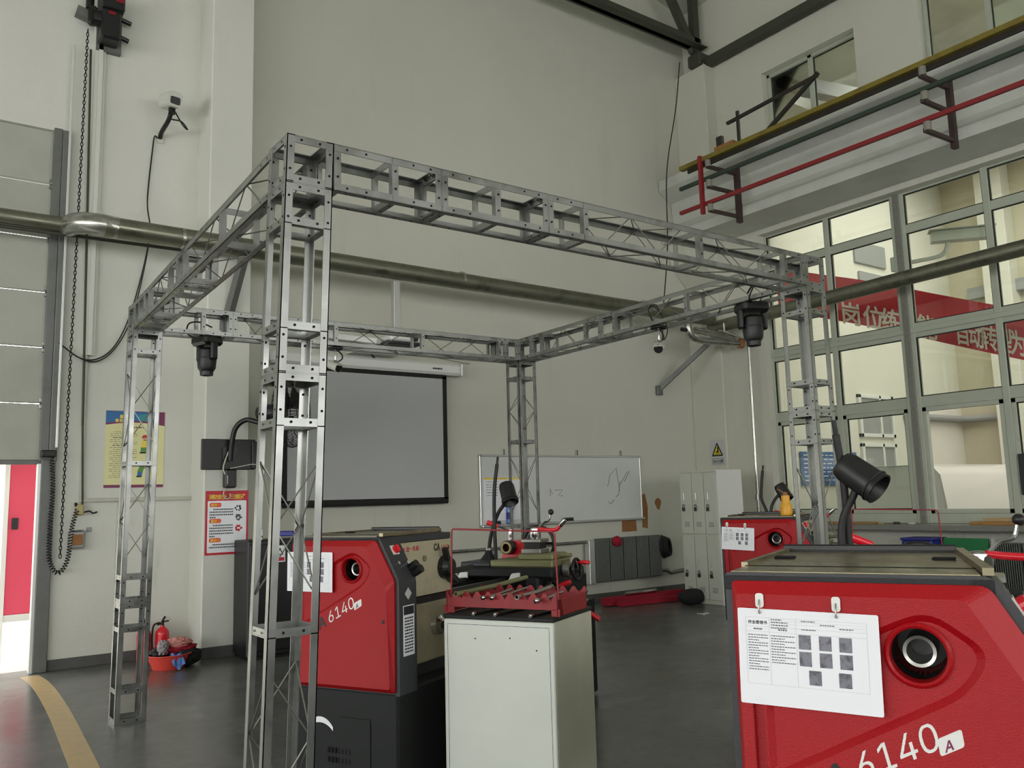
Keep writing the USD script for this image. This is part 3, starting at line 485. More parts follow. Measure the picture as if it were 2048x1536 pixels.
# red banner hung across the next hall
ba, bb = V([11.6, 8.5]), V([12.45, 5.25]); bd = (bb - ba) / np.linalg.norm(bb - ba); bl = 5.2
bnn = Thing('cloth_banner', 'long red cloth banner with white Chinese characters hung across the next hall', 'banner', (11.6, 8.5, 5.1))
ns = 60; bv = []
for i in range(ns + 1):
    s_ = bl * i / ns; wob = .025 * math.sin(s_ * 3.1) + .012 * math.sin(s_ * 9)
    for z in (0, -.24, -.48, -.715):
        zz = 5.115 - .357 * s_ + .03 * math.sin(s_ * 1.3) + z
        bv.append([*(ba + bd * s_ + V([-bd[1], bd[0]]) * wob * (1 if z > -.5 else .4)), zz])
obj('cloth', MB().add(bv, [t for i in range(ns) for j in range(3) for a in (i * 4 + j,) for t in ((a, a + 4, a + 5), (a, a + 5, a + 1))]), 'banner', bnn, True)
for ch, s_, wd in (('岗', 1.14, .29), ('位', 1.47, .29), ('练', 1.72, .27), ('能', 2.2, .24), ('自', 2.66, .17), ('动', 2.83, .18), ('转', 2.985, .19), ('型', 3.17, .19), ('为', 3.33, .19)):
    p = affinity.scale(cjk(ch, .345), wd / .345, 1, origin=(0, 0)); c = ba + bd * (s_ - wd / 2); zz = 5.115 - .357 * s_ - .66
    nrm_ = V([bd[1], -bd[0]]); nrm_ = nrm_ if nrm_ @ V([-1, -.5]) > 0 else -nrm_
    obj('character', MB().prism(p, .045, .048, O=(*c, zz), ex=(*bd, -.357), ey=(0, 0, 1), en=(*nrm_, 0)), 'banner_text', bnn)
obj('tie_cord', MB().tube([(*(ba), 5.1), (11.2, 9.3, 5.5)], .008, 5), 'cable', bnn)

vn = Thing('parked_van', 'white van parked in the next hall, its rear and side seen through the lower panes', 'van', (14.6, 7.35, 0))
prof = [(6.52, .35), (6.50, .9), (6.53, 1.25), (6.64, 1.66), (6.74, 1.78), (6.95, 1.83), (7.75, 1.83), (7.98, 1.78), (8.08, 1.66), (8.19, 1.25), (8.22, .9), (8.20, .35)]
body = MB(); xs = [(12.66, .93, .985), (12.6, .97, .995), (12.75, 1, 1), (16.2, 1, 1.0), (17.1, .98, .66)]; n_ = len(prof); vv = []
for x_, sc, hz in xs:
    for y_, z_ in prof: vv.append([x_ + (.10 if z_ > 1.6 and x_ < 12.9 else 0), 7.36 + (y_ - 7.36) * sc, .35 + (z_ - .35) * hz])
body.add(vv, [t for i in range(len(xs) - 1) for j in range(n_) for a, b in ((i * n_ + j, i * n_ + (j + 1) % n_),) for t in ((a, b, b + n_), (a, b + n_, a + n_))] + [(0, j, j + 1) for j in range(1, n_ - 1)] + [((len(xs) - 1) * n_, (len(xs) - 1) * n_ + j + 1, (len(xs) - 1) * n_ + j) for j in range(1, n_ - 1)])
obj('body', body, 'van', vn, 40)
obj('rear_window', MB().prism(rect(6.63, 1.10, 8.12, 1.66, .09), 0, .03, O=(12.615, 0, 0), ex=(0, 1, 0), ey=(.1, 0, 1), en=(1, 0, 0)), 'van_glass', vn)
for a, b in ((12.98, 14.15), (14.25, 15.3), (15.4, 16.1)): obj('side_window', MB().prism(rect(a, 1.15, b, 1.60, .07), 0, .03, O=(0, 6.50, 0), ex=(1, 0, 0), ey=(0, .22, 1), en=(0, 1, 0)), 'van_glass', vn)
obj('rear_bumper', MB().box((12.5, 6.55, .38), (12.68, 8.17, .6), .04), 'black', vn); obj('tail_light', MB().box((12.585, 6.56, .75), (12.63, 6.64, 1.05), .01), 'red_plastic', vn); obj('tail_light', MB().box((12.585, 8.08, .75), (12.63, 8.16, 1.05), .01), 'red_plastic', vn)
obj('rear_wiper', MB().obox((12.6, 7.0, 1.12), (12.62, 7.6, 1.16), .015, .012), 'black', vn)
for x_ in (13.5, 16.2):
    for y_ in (6.58, 8.02): obj('wheel', MB().cyl((x_, y_, .33), (x_, y_ + .12, .33), .33, 24), 'black_rubber', vn)
for (yb, zb, x0, nm) in ((5.86, 4.84, 11.0, 'grey security camera on the window wall of the next hall'),):
    c = Thing('security_camera', nm, 'security camera', (x0, yb, zb))
    obj('housing', MB().obox((11.35, 5.78, 4.86), (11.75, 5.2, 4.84), .17, .14), 'cctv', c); obj('sun_shield', MB().obox((11.33, 5.8, 4.945), (11.79, 5.13, 4.925), .2, .015), 'cctv', c)
    obj('arm', MB().tube(bez([(10.95, 6.05, 4.5), (11.2, 5.9, 4.55), (11.45, 5.7, 4.62), (11.5, 5.62, 4.78)]), .03, 8), 'cctv', c); obj('wall_plate', MB().box((10.88, 5.97, 4.4), (10.95, 6.13, 4.6), .01), 'cctv', c)
    obj('lead', MB().tube(bez([(10.95, 6.1, 4.45), (11.0, 6.1, 4.2), (10.95, 6.05, 3.95)]), .012, 6), 'cable', c)

# ------------------------------------------------------------------ things on the left wall bay and the pillar
def prints(mb, x0, x1, z, h, y, seg=(.012, .05), gap=.008, ex=1):
    """A row of print on a flat sheet: short dashes."""
    x = x0
    while x < x1 - .004:
        w = RNG.uniform(*seg); mb.box((x, y - .0012, z), (min(x + w, x1), y, z + h)); x += w + gap
mo = Thing('door_motor', 'black chain-drive motor box with red panels high beside the roller door', 'door motor', (1.55, YL, 6.2))
obj('housing', MB().box((1.47, YL - .26, 6.27), (1.66, YL - .04, 6.62), .02), 'black', mo)
obj('control_head', MB().box((1.47, YL - .3, 6.58), (1.68, YL - .05, 6.80), .012), 'black', mo)
obj('indicator', MB().box((1.59, YL - .306, 6.66), (1.67, YL - .3, 6.71), .002).box((1.53, YL - .266, 6.53), (1.60, YL - .26, 6.57), .002), 'led', mo)
obj('gear_case', MB().cyl((1.40, YL - .16, 6.5), (1.47, YL - .16, 6.5), .085, 20).box((1.36, YL - .2, 6.42), (1.44, YL - .1, 6.62), .02), 'dark_metal', mo)
obj('lamp_lens', MB().ball((1.545, YL - .3, 6.70), .018, 1), 'white', mo); obj('lamp_lens', MB().ball((1.50, YL - .3, 6.735), .018, 1), 'green', mo)
for z, x2 in ((6.60, 1.78), (6.40, 1.76)): obj('mount_bolt', MB().cyl((1.64, YL - .1, z), (x2, YL - .1, z - .03), .025, 10), 'dark_metal', mo)
obj('mount_bracket', MB().obox((1.26, YL - .07, 6.57), (1.45, YL - .07, 6.53), .1, .09).box((1.46, YL - .06, 6.22), (1.70, YL, 6.85), .006), 'door_rail', mo)
obj('drive_shaft', MB().cyl((1.375, YL - .13, 6.6), (1.375, YL - .13, 8.5), .04, 10), 'dark_metal', mo)

ch = Thing('hand_chain', 'long dark steel hand chain hanging beside the roller door', 'chain', (1.36, YL - .1, 1.03))
lk = MB(); z, k = 6.35, 0
q = np.arange(9) / 8 * 2 * np.pi
while z > 1.03:
    x = 1.365 - .05 * (6.35 - z) / 5.3; ax = V([1., 0, 0]) if k % 2 else V([.35, .94, 0])
    lk.tube(V([x, YL - .13, z]) + .011 * np.cos(q)[:, None] * ax + .024 * np.sin(q)[:, None] * V([0, 0, 1]), .0042, 4, False); z -= .037; k += 1
obj('link', lk, 'dark_metal', ch, kind='stuff')
co = Thing('coiled_cord', 'grey coiled spring cord looping down the door jamb to the beige junction box', 'coiled cord', (1.3, YL - .1, .9))
spine = bez([(1.21, YL - .09, 2.02), (1.235, YL - .09, 1.7), (1.225, YL - .09, 1.3), (1.235, YL - .09, 1.02), (1.31, YL - .09, .90), (1.385, YL - .09, 1.02), (1.41, YL - .09, 1.3), (1.452, YL - .08, 1.49)], 60)
L_ = np.concatenate([[0], np.cumsum(np.linalg.norm(np.diff(spine, axis=0), axis=1))]); tt = np.linspace(0, L_[-1], 900); sp_ = np.stack([np.interp(tt, L_, spine[:, i]) for i in range(3)], 1)
tg = np.gradient(sp_, axis=0); tg /= np.linalg.norm(tg, axis=1, keepdims=True); aa = np.stack([tg[:, 2], 0 * tg[:, 0], -tg[:, 0]], 1); ph = tt * 2 * np.pi / .027
obj('coil', MB().tube(sp_ + .019 * (np.cos(ph)[:, None] * aa + np.sin(ph)[:, None] * V([0, 1, 0])), .0048, 5), 'dark_metal', co)
obj('clamp', MB().box((1.12, YL - .12, 1.99), (1.25, YL - .03, 2.055), .01), 'screw', co)
jb = Thing('junction_box', 'small beige junction box at the end of the coiled cord', 'junction box', (1.47, YL, 1.43))
obj('box', MB().box((1.445, YL - .07, 1.435), (1.515, YL, 1.535), .01), 'junction', jb); obj('gland', MB().cyl((1.45, YL - .05, 1.52), (1.44, YL - .06, 1.55), .014, 8), 'screw', jb)
obj('wire_tail', MB().tube(bez([(1.52, YL - .02, 1.46), (1.57, YL - .03, 1.47), (1.6, YL - .02, 1.45), (1.64, YL - .015, 1.46)]), .008, 6), 'cable', jb)
sb = Thing('door_switch', 'grey door control box with a red panel under the junction box', 'control box', (1.46, YL, 1.1))
obj('case', MB().box((1.39, YL - .09, 1.115), (1.535, YL, 1.295), .02), 'dirt_grey', sb); obj('lid_edge', MB().box((1.42, YL - .096, 1.277), (1.50, YL - .088, 1.287), .002), 'black', sb)
obj('red_panel', MB().box((1.415, YL - .097, 1.15), (1.51, YL - .088, 1.25), .003), 'rust', sb, label='faded red control panel')
tab = MB().box((1.55, YL - .012, 1.27), (1.60, YL, 1.315), .004); obj('hinge_tab', tab, 'dirt_grey', sb)
obj('conduit_pipe', MB().cyl((1.505, YL - .03, 1.53), (1.478, YL - .03, 2.3), .009, 8).cyl((1.478, YL - .03, 2.3), (1.412, YL - .05, 6.2), .011, 8), 'pipe_dark', label='thin dark conduit running up the wall from the beige junction box', cat='conduit')

sc = Thing('security_camera', 'beige bullet security camera on a bracket high on the left wall bay', 'security camera', (2.13, YL, 5.4))
cb = MB().prism(rect(-.075, -.07, .075, .085, .045, 3), -.0, .30, O=(2.15, YL - .50, 5.66), ex=(.95, .1, -.05), ey=(.0, -.25, .97), en=(-.1, .96, .25))
obj('housing', cb, 'cctv', sc, 35)
obj('lens_window', MB().prism(rect(-.052, -.045, .052, .03, .015, 2), -.004, .0, O=(2.15, YL - .50, 5.66), ex=(.95, .1, -.05), ey=(.0, -.25, .97), en=(-.1, .96, .25)), 'black', sc)
obj('arm', MB().tube(bez([(2.12, YL - .02, 5.42), (2.12, YL - .1, 5.46), (2.14, YL - .28, 5.52), (2.15, YL - .36, 5.6)]), .024, 10), 'dark_metal', sc)
obj('wall_plate', MB().box((2.09, YL - .02, 5.36), (2.16, YL, 5.47), .006), 'cctv', sc)
obj('swivel', MB().cyl((2.15, YL - .37, 5.56), (2.15, YL - .37, 5.62), .035, 12), 'dark_metal', sc)
obj('lead', MB().tube(bez([(2.2, YL - .3, 5.62), (2.3, YL - .22, 5.53), (2.36, YL - .18, 5.51), (2.28, YL - .25, 5.55), (2.17, YL - .3, 5.53)]), .008, 6), 'cable', sc)
cw = MB()
for dx in (0, .012): cw.tube(bez([(2.09, YL - .04, 5.4), (2.065, YL - .03, 5.42), (2.05, YL - .02, 5.3), (2.01, YL - .03, 4.7), (1.995, YL - .25, 4.3), (1.975 + dx, YL - .05, 3.9), (1.86 + dx * 2, YL - .04, 3.4), (1.73 + dx, YL - .04, 3.1 - dx), (1.58, YL - .04, 2.97 - dx * 2), (1.42, YL - .05, 2.97), (1.235, YL - .06, 3.1)], 10), .007, 5)
obj('camera_lead', cw, 'cable', label='pair of dark cables dropping from the security camera and looping to the door rail', cat='cable')

def flat(parent, name, poly, m, x0, z0, y, t0, t1, ex=(1, 0, 0), ey=(0, 0, 1), en=(0, -1, 0), kind=None, label=None):
    return obj(name, MB().prism(poly, t0, t1, O=(x0, y, z0), ex=ex, ey=ey, en=en), m, parent, kind=kind, label=label)
po = Thing('safety_poster', 'cream and blue cartoon safety poster on the left wall bay behind the far truss post', 'poster', (1.975, YL, 1.69))
X0, Z0 = 1.69, 1.693; Wp, Hp = .56, .77
flat(po, 'sheet', rect(0, 0, Wp, Hp), 'yellow_paper', X0, Z0, YL, .001, .005)
hd = [(0, Hp), (0, Hp - .125)] + [(Wp * t, Hp - .125 + .028 * math.sin(math.pi * t)) for t in np.linspace(0, 1, 12)] + [(Wp, Hp)]
flat(po, 'heading_band', Polygon([(x, z - .018) if i > 0 and i < len(hd) - 1 else (x, z) for i, (x, z) in enumerate(hd)]), 'purple_print', X0, Z0, YL, .005, .0058)
flat(po, 'heading', Polygon(hd).intersection(rect(0, Hp - .2, .46, Hp - .005)), 'blue_print', X0, Z0, YL, .0058, .0066)
flat(po, 'heading_patch', rect(.30, Hp - .10, .43, Hp - .03, .03), 'teal_print', X0, Z0, YL, .0066, .0072)
flat(po, 'foot_band', rect(0, 0, Wp, .028), 'purple_print', X0, Z0, YL, .005, .0062)
flat(po, 'title', affinity.translate(cjk('事故预防', .035, 1.15), .085, Hp - .115), 'yellow_print', X0, Z0, YL, .0066, .0078)
flat(po, 'title_line', unary_union([rect(.13 + .042 * k, Hp - .075, .16 + .042 * k, Hp - .04) for k in range(3)]), 'yellow_print', X0, Z0, YL, .0066, .0076)
pm = MB()
for k, z in enumerate(np.linspace(.555, .10, 24)):
    bold = k in (3, 7); prints(pm, X0 + (.07 if bold else .045 + .03 * (k % 3 == 0)), X0 + (.19 if bold else .30 if k < 14 and k % 4 else .22), Z0 + z, .008 if bold else .004, YL - .005)
prints(pm, X0 + .25, X0 + .36, Z0 + .60, .012, YL - .005); obj('print_line', pm, 'ink', po, kind='stuff')
# two cartoon workmen: simple generic printed figures
def figure(x, z, s, top, leg, hat, lean):
    f = lambda n, p, m, d: flat(po, n, affinity.affine_transform(p, [s, 0, 0, s, x, z]), m, X0, Z0, YL, d, d + .0008)
    f('figure_legs', Polygon([(-.02, 0), (.02, 0), (.025 + lean * .3, .06), (-.02 + lean * .3, .06)]).buffer(.006), leg, .005)
    f('figure_torso', Polygon([(-.022 + lean * .3, .055), (.024 + lean * .3, .055), (.03 + lean, .115), (-.01 + lean, .12)]).buffer(.007).union(Polygon([(.02 + lean, .105), (.07 + lean, .10), (.07 + lean, .09), (.02 + lean, .09)])), top, .0058)
    f('figure_head', circle(lean + .004, .14, .021), 'skin_print', .0058); f('figure_hat', Polygon([(-.028 + lean, .148), (.022 + lean, .15), (.018 + lean, .172), (-.012 + lean, .172)]).buffer(.003), hat, .0066)
    f('figure_shoes', rect(-.034, -.012, .026, .002, .004), 'ink_dark', .0058)
figure(.36, .355, 1.0, 'yellow_print', 'green_print', 'red_print', .012)
figure(.33, .115, .85, 'green_print', 'blue_print', 'green_print', .02)
flat(po, 'figure_basket', rect(.40, .12, .45, .16, .01), 'yellow_print', X0, Z0, YL, .0058, .0066); flat(po, 'figure_machine', rect(.455, .36, .49, .50, .01), 'ink', X0, Z0, YL, .0058, .0066)

pr_ = Thing('fire_poster', 'red bordered fire safety poster with three notices on the pillar front', 'poster', (2.77, 8.8, 1.0))
X0, Z0 = 2.553, 1.0; Wp, Hp = .432, .637; YP = 8.8
flat(pr_, 'sheet', rect(0, 0, Wp, Hp), 'red_print', X0, Z0, YP, .001, .005)
flat(pr_, 'white_field', rect(.02, .022, Wp - .02, Hp - .10, .012), 'paper', X0, Z0, YP, .005, .006)
flat(pr_, 'title', affinity.translate(cjk('消防安全“三提示”', .048, .90), .03, Hp - .085), 'yellow_print', X0, Z0, YP, .005, .0065)
pm = MB()
for t, z, lines, wd in (('提示一', .475, 4, .24), ('提示二', .315, 5, .24), ('提示三', .125, 2, .36)):
    flat(pr_, 'notice_tag', rect(.04, z, .155, z + .042, .012), 'orange_print', X0, Z0, YP, .006, .0068)
    flat(pr_, 'notice_title', affinity.translate(cjk(t, .03, 1.05), .052, z + .005), 'yellow_print', X0, Z0, YP, .0068, .0078)
    for k in range(lines): prints(pm, X0 + (.075 if k == 0 else .04), X0 + .04 + (wd if k < lines - 1 or lines == 2 else .06), Z0 + z - .03 - .027 * k, .013, YP - .006, (.008, .02), .004)
obj('print_line', pm, 'ink', pr_, kind='stuff')
for z, c in ((.46, 'ink_dark'), (.365, 'ink'), (.26, 'red_print')):
    p = unary_union([circle(.33 + .03 * math.cos(a) * RNG.uniform(.5, 1.1), z + .022 * math.sin(a), RNG.uniform(.008, .016), 8) for a in np.linspace(0, 6, 7)]); flat(pr_, 'picture', p, c, X0, Z0, YP, .006, .0068)

# wall fan on the pillar
fn = Thing('wall_fan', 'black wire-guard wall fan on a curved pipe arm beside the projector screen', 'wall fan', (2.77, 8.8, 1.65))
obj('mount_board', MB().box((2.495, 8.77, 1.85), (3.045, 8.8, 2.16), .006), 'black', fn); obj('board_edge', MB().box((3.0, 8.74, 1.86), (3.05, 9.0, 2.14), .006), 'black', fn)
obj('flange', MB().prism(Polygon([(2.70, 1.94), (2.86, 2.07), (2.78, 2.10), (2.70, 2.07), (2.76, 1.93), (2.80, 1.93)]).convex_hull, 0, .02, O=(0, 8.77, 0), en=(0, -1, 0)), 'dark_metal', fn)
obj('arm', MB().tube(bez([(2.77, 8.73, 1.94), (2.775, 8.70, 2.12), (2.80, 8.66, 2.27), (2.88, 8.60, 2.345), (2.98, 8.52, 2.32), (3.06, 8.46, 2.30)]), .026, 12), 'black', fn)
FC, FN = V([3.24, 8.30, 2.42]), unit([.62, -.55, .02])
e1 = unit(np.cross(FN, [0, 0, 1.])); e2 = np.cross(e1, FN)
obj('motor', MB().cyl(FC - FN * .30, FC - FN * .06, .085, 20).lathe([(0, 0), (.06, .0), (.085, .05)], FC - FN * .35, FN, 20), 'black', fn)
obj('neck', MB().obox((3.05, 8.46, 2.26), FC - FN * .2, .06, .06), 'dark_metal', fn)
gu = MB(); R_ = .37
for k in range(56):
    a = k / 56 * 2 * np.pi; d = e1 * math.cos(a) + e2 * math.sin(a)
    gu.tube(bez([FC + FN * .12 + d * .06, FC + FN * .12 + d * .2, FC + FN * .09 + d * .32, FC + d * R_, FC - FN * .08 + d * .31, FC - FN * .12 + d * .1], 3), .0024, 4, False)
for r, o in ((R_, 0), (.30, .1), (.18, .125), (.26, -.10), (.36, .04)): gu.ring(FC + FN * o, FN, r, .004, 40, 5)
obj('guard', gu, 'mesh_black', fn, kind='stuff')
for k in range(3):
    a0 = k * 2.094 + .4; bl_ = []
    for r in (.05, .16, .27, .33):
        for w in (-.42, 0, .42): a = a0 + w * (1 if r > .1 else .5); bl_.append(FC + (e1 * math.cos(a) + e2 * math.sin(a)) * r + FN * w * .08)
    obj('blade', MB().add(bl_, [t for i in range(3) for j in range(2) for b in (i * 3 + j,) for t in ((b, b + 3, b + 4), (b, b + 4, b + 1))]), 'dark_metal', fn, True)
fs = Thing('fan_switch', 'small black switch box hanging below the fan board on the pillar', 'switch box', (2.77, 8.8, 1.66))
obj('case', MB().box((2.715, 8.70, 1.665), (2.83, 8.79, 1.85), .012), 'black', fs); obj('rocker', MB().box((2.732, 8.694, 1.70), (2.742, 8.70, 1.79), .002), 'cable_white', fs)
obj('lead', MB().tube(bez([(2.765, 8.73, 2.06), (2.72, 8.72, 1.95), (2.70, 8.72, 1.86), (2.715, 8.71, 1.80)]), .007, 6).tube(bez([(2.77, 8.72, 1.86), (2.85, 8.72, 1.875), (2.98, 8.73, 1.90), (3.04, 8.74, 1.9)]), .006, 6), 'cable_white', fs)
obj('lead', MB().tube(bez([(2.74, 8.75, 1.67), (2.72, 8.77, 1.6), (2.755, 8.77, 1.555), (2.79, 8.77, 1.575), (2.785, 8.77, 1.61)]), .007, 6), 'cable_white', fs)

# ------------------------------------------------------------------ pipes under the girder height
mp = Thing('insulated_pipe', 'big silver-clad heating pipe running along the back wall above the screen', 'pipe', (6, 8.6, 4.04))
obj('run', MB().tube([(1.5, 8.6, 4.155), (4.6, 8.6, 4.14), (10.05, 8.6, 4.12)], .1, 24), 'pipe', mp, 50)
obj('bend', MB().tube(bez([(1.62, 8.6, 4.155), (1.45, 8.62, 4.17), (1.31, 8.75, 4.195), (1.24, 8.95, 4.21)], 8), .104, 20), 'pipe_bright', mp, 50)
obj('run', MB().tube([(1.25, 8.92, 4.21), (-2.5, 8.98, 4.21)], .072, 18), 'pipe', mp, 50)
for x_ in (2.2, 5.5, 8.6): obj('band', MB().cyl((x_, 8.6, 4.15), (x_ + .03, 8.6, 4.15), .104, 24), 'pipe_bright', mp, 50)
mr_ = Thing('insulated_pipe', 'big silver-clad heating pipe running along the right wall in front of the big window', 'pipe', (10.2, 4, 3.95))
obj('run', MB().tube([(10.2, 8.75, 4.02), (10.2, 6, 4.085), (10.2, -5, 4.34)], .095, 24), 'pipe', mr_, 50)
obj('end_cap', MB().cyl((10.2, 8.74, 4.02), (10.2, 8.86, 4.02), .1, 24), 'pipe_bright', mr_, 50)
obj('thin_pipe', MB().cyl((-2, 8.95, 4.09), (2.55, 8.95, 4.135), .018, 10), 'pipe_dark', label='thin dark pipe running just below the big pipe on the left', cat='pipe')
ub = Thing('pipe_bend', 'bright steel U-shaped pipe bend under the big pipes in the back corner', 'pipe bend', (9.6, 8.5, 3.7))
obj('bend', MB().tube(bez([(9.40, 8.45, 4.04), (9.36, 8.45, 3.92), (9.40, 8.45, 3.80), (9.56, 8.43, 3.735), (9.95, 8.36, 3.72), (10.36, 8.3, 3.72)], 8), .055, 14), 'pipe_bright', ub, 50)
obj('branch', MB().cyl((9.6, 8.55, 3.92), (10.35, 8.42, 3.86), .03, 12), 'pipe_bright', ub, 50); obj('branch', MB().cyl((9.55, 8.5, 3.86), (10.3, 8.36, 3.79), .022, 12), 'pipe_bright', ub, 50)
obj('valve', MB().cyl((9.22, 8.45, 3.86), (9.33, 8.45, 3.86), .03, 10), 'black', ub); obj('flange', MB().cyl((10.30, 8.3, 3.72), (10.36, 8.3, 3.72), .075, 16), 'rust', ub)
vp = Thing('wall_pipe', 'thin steel drop pipe running down the right wall beside the lockers', 'pipe', (10.4, 8.2, 0))
obj('drop', MB().tube([(10.0, 8.32, 4.0), (10.0, 8.32, 3.88), (10.40, 8.2, 3.74), (10.40, 8.22, .95)], .022, 10), 'pipe_bright', vp); obj('joint', MB().cyl((10.40, 8.22, 1.36), (10.40, 8.22, 1.44), .034, 12), 'steel', vp)
for lab, a, b, w in (('rusty steel strut holding the big pipe off the pillar', (2.73, 8.8, 3.38), (2.84, 8.6, 4.06), .075), ('grey diagonal strut holding the pipes in the back corner', (9.62, 9.36, 3.10), (10.22, 8.45, 4.0), .07)):
    s_ = Thing('pipe_strut', lab, 'strut', a); obj('bar', MB().obox(a, b, w, w), 'door_rail', s_); obj('foot', MB().box((a[0] - .07, a[1] - .05, a[2] - .09), (a[0] + .05, a[1] + .01, a[2] + .06), .01), 'door_rail', s_); obj('saddle', MB().obox(V(b) - V([.12, 0, -.03]), V(b) + V([.12, 0, .03]), .09, .04), 'galv', s_)

# ------------------------------------------------------------------ projector screen, projector, whiteboard
ps = Thing('projector_screen', 'pulled-down projector screen with black border on the back wall', 'projector screen', (4.62, YB, 1.46))
obj('screen_fabric', MB().box((3.58, YB - .10, 1.52), (5.63, YB - .095, 3.02)), 'screen', ps)
bdr = MB()
for lo, hi in (((3.52, 3.02), (5.69, 3.10)), ((3.52, 1.455), (5.69, 1.52)), ((3.52, 1.5), (3.58, 3.05)), ((5.63, 1.5), (5.69, 3.05))): bdr.box((lo[0], YB - .102, lo[1]), (hi[0], YB - .094, hi[1]))
obj('border', bdr, 'screen_black', ps); obj('bottom_bar', MB().cyl((3.53, YB - .098, 1.455), (5.68, YB - .098, 1.455), .014, 10), 'black', ps)
obj('case', MB().box((3.36, YB - .15, 3.07), (5.90, YB - .02, 3.215), .03), 'white', ps); obj('end_cap', MB().box((5.885, YB - .16, 3.065), (5.92, YB - .015, 3.22), .012), 'white', ps)
lg = MB(); prints(lg, 5.46, 5.60, 3.13, .02, YB - .15, (.012, .03), .004); obj('maker_mark', lg, 'ink_dark', ps)
wb_ = Thing('whiteboard', 'long wall whiteboard in an aluminium frame behind the lathe, with faint marker traces', 'whiteboard', (7.67, YB, 1.13))
obj('panel', MB().box((6.24, YB - .03, 1.15), (9.11, YB - .01, 2.05)), 'whiteboard', wb_)
fm = MB()
for lo, hi in (((6.215, 2.035), (9.13, 2.065)), ((6.215, 1.13), (6.24, 2.065)), ((9.105, 1.13), (9.13, 2.065))): fm.box((lo[0], YB - .04, lo[1]), (hi[0], YB - .005, hi[1]), .006)
obj('frame', fm, 'alu', wb_); obj('tray', MB().box((6.215, YB - .09, 1.118), (9.13, YB - .005, 1.15), .008), 'alu', wb_)
for x_ in (6.62, 7.9, 8.75): obj('hook', MB().box((x_ - .02, YB - .02, 2.06), (x_ + .02, YB, 2.14), .004), 'galv', wb_)
mk = MB()
def scrawl(pts, w=.004): mk.tube(V([(x, YB - .0305, z) for x, z in pts]), w, 4, False)
scrawl([(8.45, 1.62), (8.5, 1.78), (8.63, 1.88), (8.68, 1.55)]); scrawl([(8.7, 1.7), (8.66, 1.5), (8.6, 1.46)]); scrawl([(8.68, 1.62), (8.85, 1.83)]); scrawl([(8.78, 1.68), (8.9, 1.84)]); scrawl([(7.38, 1.5), (7.38, 1.6), (7.42, 1.53)]); scrawl([(7.46, 1.58), (7.6, 1.58), (7.52, 1.5), (7.6, 1.5)]); scrawl([(8.45, 1.4), (8.5, 1.36), (8.56, 1.42)])
obj('marker_trace', mk, 'ink', wb_, label='faint grey marker scrawl')
ns_ = Thing('notice_sheet', 'white notice sheet with a yellow top edge on the left part of the whiteboard', 'notice', (6.6, YB, 1.2)); obj('sheet', MB().box((6.27, YB - .036, 1.2), (6.9, YB - .031, 1.75)), 'paper', ns_); obj('yellow_strip', MB().box((6.27, YB - .039, 1.735), (6.90, YB - .034, 1.757)), 'yellow_print', ns_)
pm = MB()
for r in range(6): prints(pm, 6.31, 6.5, 1.70 - .035 * r, .006, YB - .036)
obj('print_line', pm, 'ink', ns_, kind='stuff')
for x_, lab in ((6.42, 'dark felt eraser at the left end of the whiteboard tray'), (7.66, 'dark felt eraser in the middle of the whiteboard tray')):
    t = Thing('board_eraser', lab, 'eraser', (x_, YB - .06, 1.15)); obj('body', MB().box((x_ - .09, YB - .085, 1.165), (x_ + .09, YB - .035, 1.195), .012), 'charcoal', t); obj('felt', MB().box((x_ - .085, YB - .083, 1.15), (x_ + .085, YB - .037, 1.166), .002), 'black_rubber', t)
bt = Thing('water_bottle', 'blue plastic water bottle standing on the whiteboard tray', 'bottle', (6.66, YB - .055, 1.15))
bp = (6.66, YB - .06, 1.15)
obj('body', MB().lathe([(0, 0), (.042, .002), (.046, .02), (.043, .1), (.046, .17), (.04, .23), (.018, .28), (.014, .29)], bp, n=20), 'bottle_blue', bt, True); obj('label', MB().lathe([(.0465, .06), (.0465, .15)], bp, n=20), 'crate_blue', bt, True); obj('cap', MB().lathe([(0, .315), (.016, .315), (.016, .288)], bp, n=16), 'crate_blue', bt)
pj = Thing('projector', 'white ceiling projector hanging on an arm above the screen', 'projector', (4.65, 8.75, 3.27))
obj('body', MB().box((4.49, 8.5, 3.29), (4.86, 8.8, 3.385), .03), 'white', pj); obj('base', MB().box((4.44, 8.48, 3.255), (4.87, 8.82, 3.295), .012), 'charcoal', pj)
for k in range(4): obj('vent_slot', MB().box((4.67 + .05 * k, 8.474, 3.263), (4.69 + .05 * k, 8.482, 3.288)), 'black', pj)
obj('arm', MB().obox((4.42, 8.65, 3.30), (4.1, 9.36, 3.46), .09, .06), 'white', pj); obj('hanger', MB().box((4.60, 8.62, 3.38), (4.68, 8.7, 4.03), .004), 'alu', pj)
obj('lens', MB().cyl((4.80, 8.47, 3.335), (4.80, 8.5, 3.335), .03, 16), 'black', pj)
sh = Thing('cable_shelf', 'thin white shelf on the wall below the projector', 'shelf', (4.66, YB, 3.22)); obj('board', MB().box((4.34, YB - .2, 3.255), (4.95, YB, 3.285), .006), 'white', sh); obj('lead', MB().tube(bez([(4.62, YB - .12, 3.26), (4.68, YB - .1, 3.2), (4.7, YB - .06, 3.14)]), .012, 6), 'cable', sh)
obj('wall_duct', MB().obox((3.0, YB - .03, 3.56), (6.1, YB - .03, 3.27), .03, .03), 'conduit', label='pale cable duct sloping along the back wall above the screen', cat='cable duct')

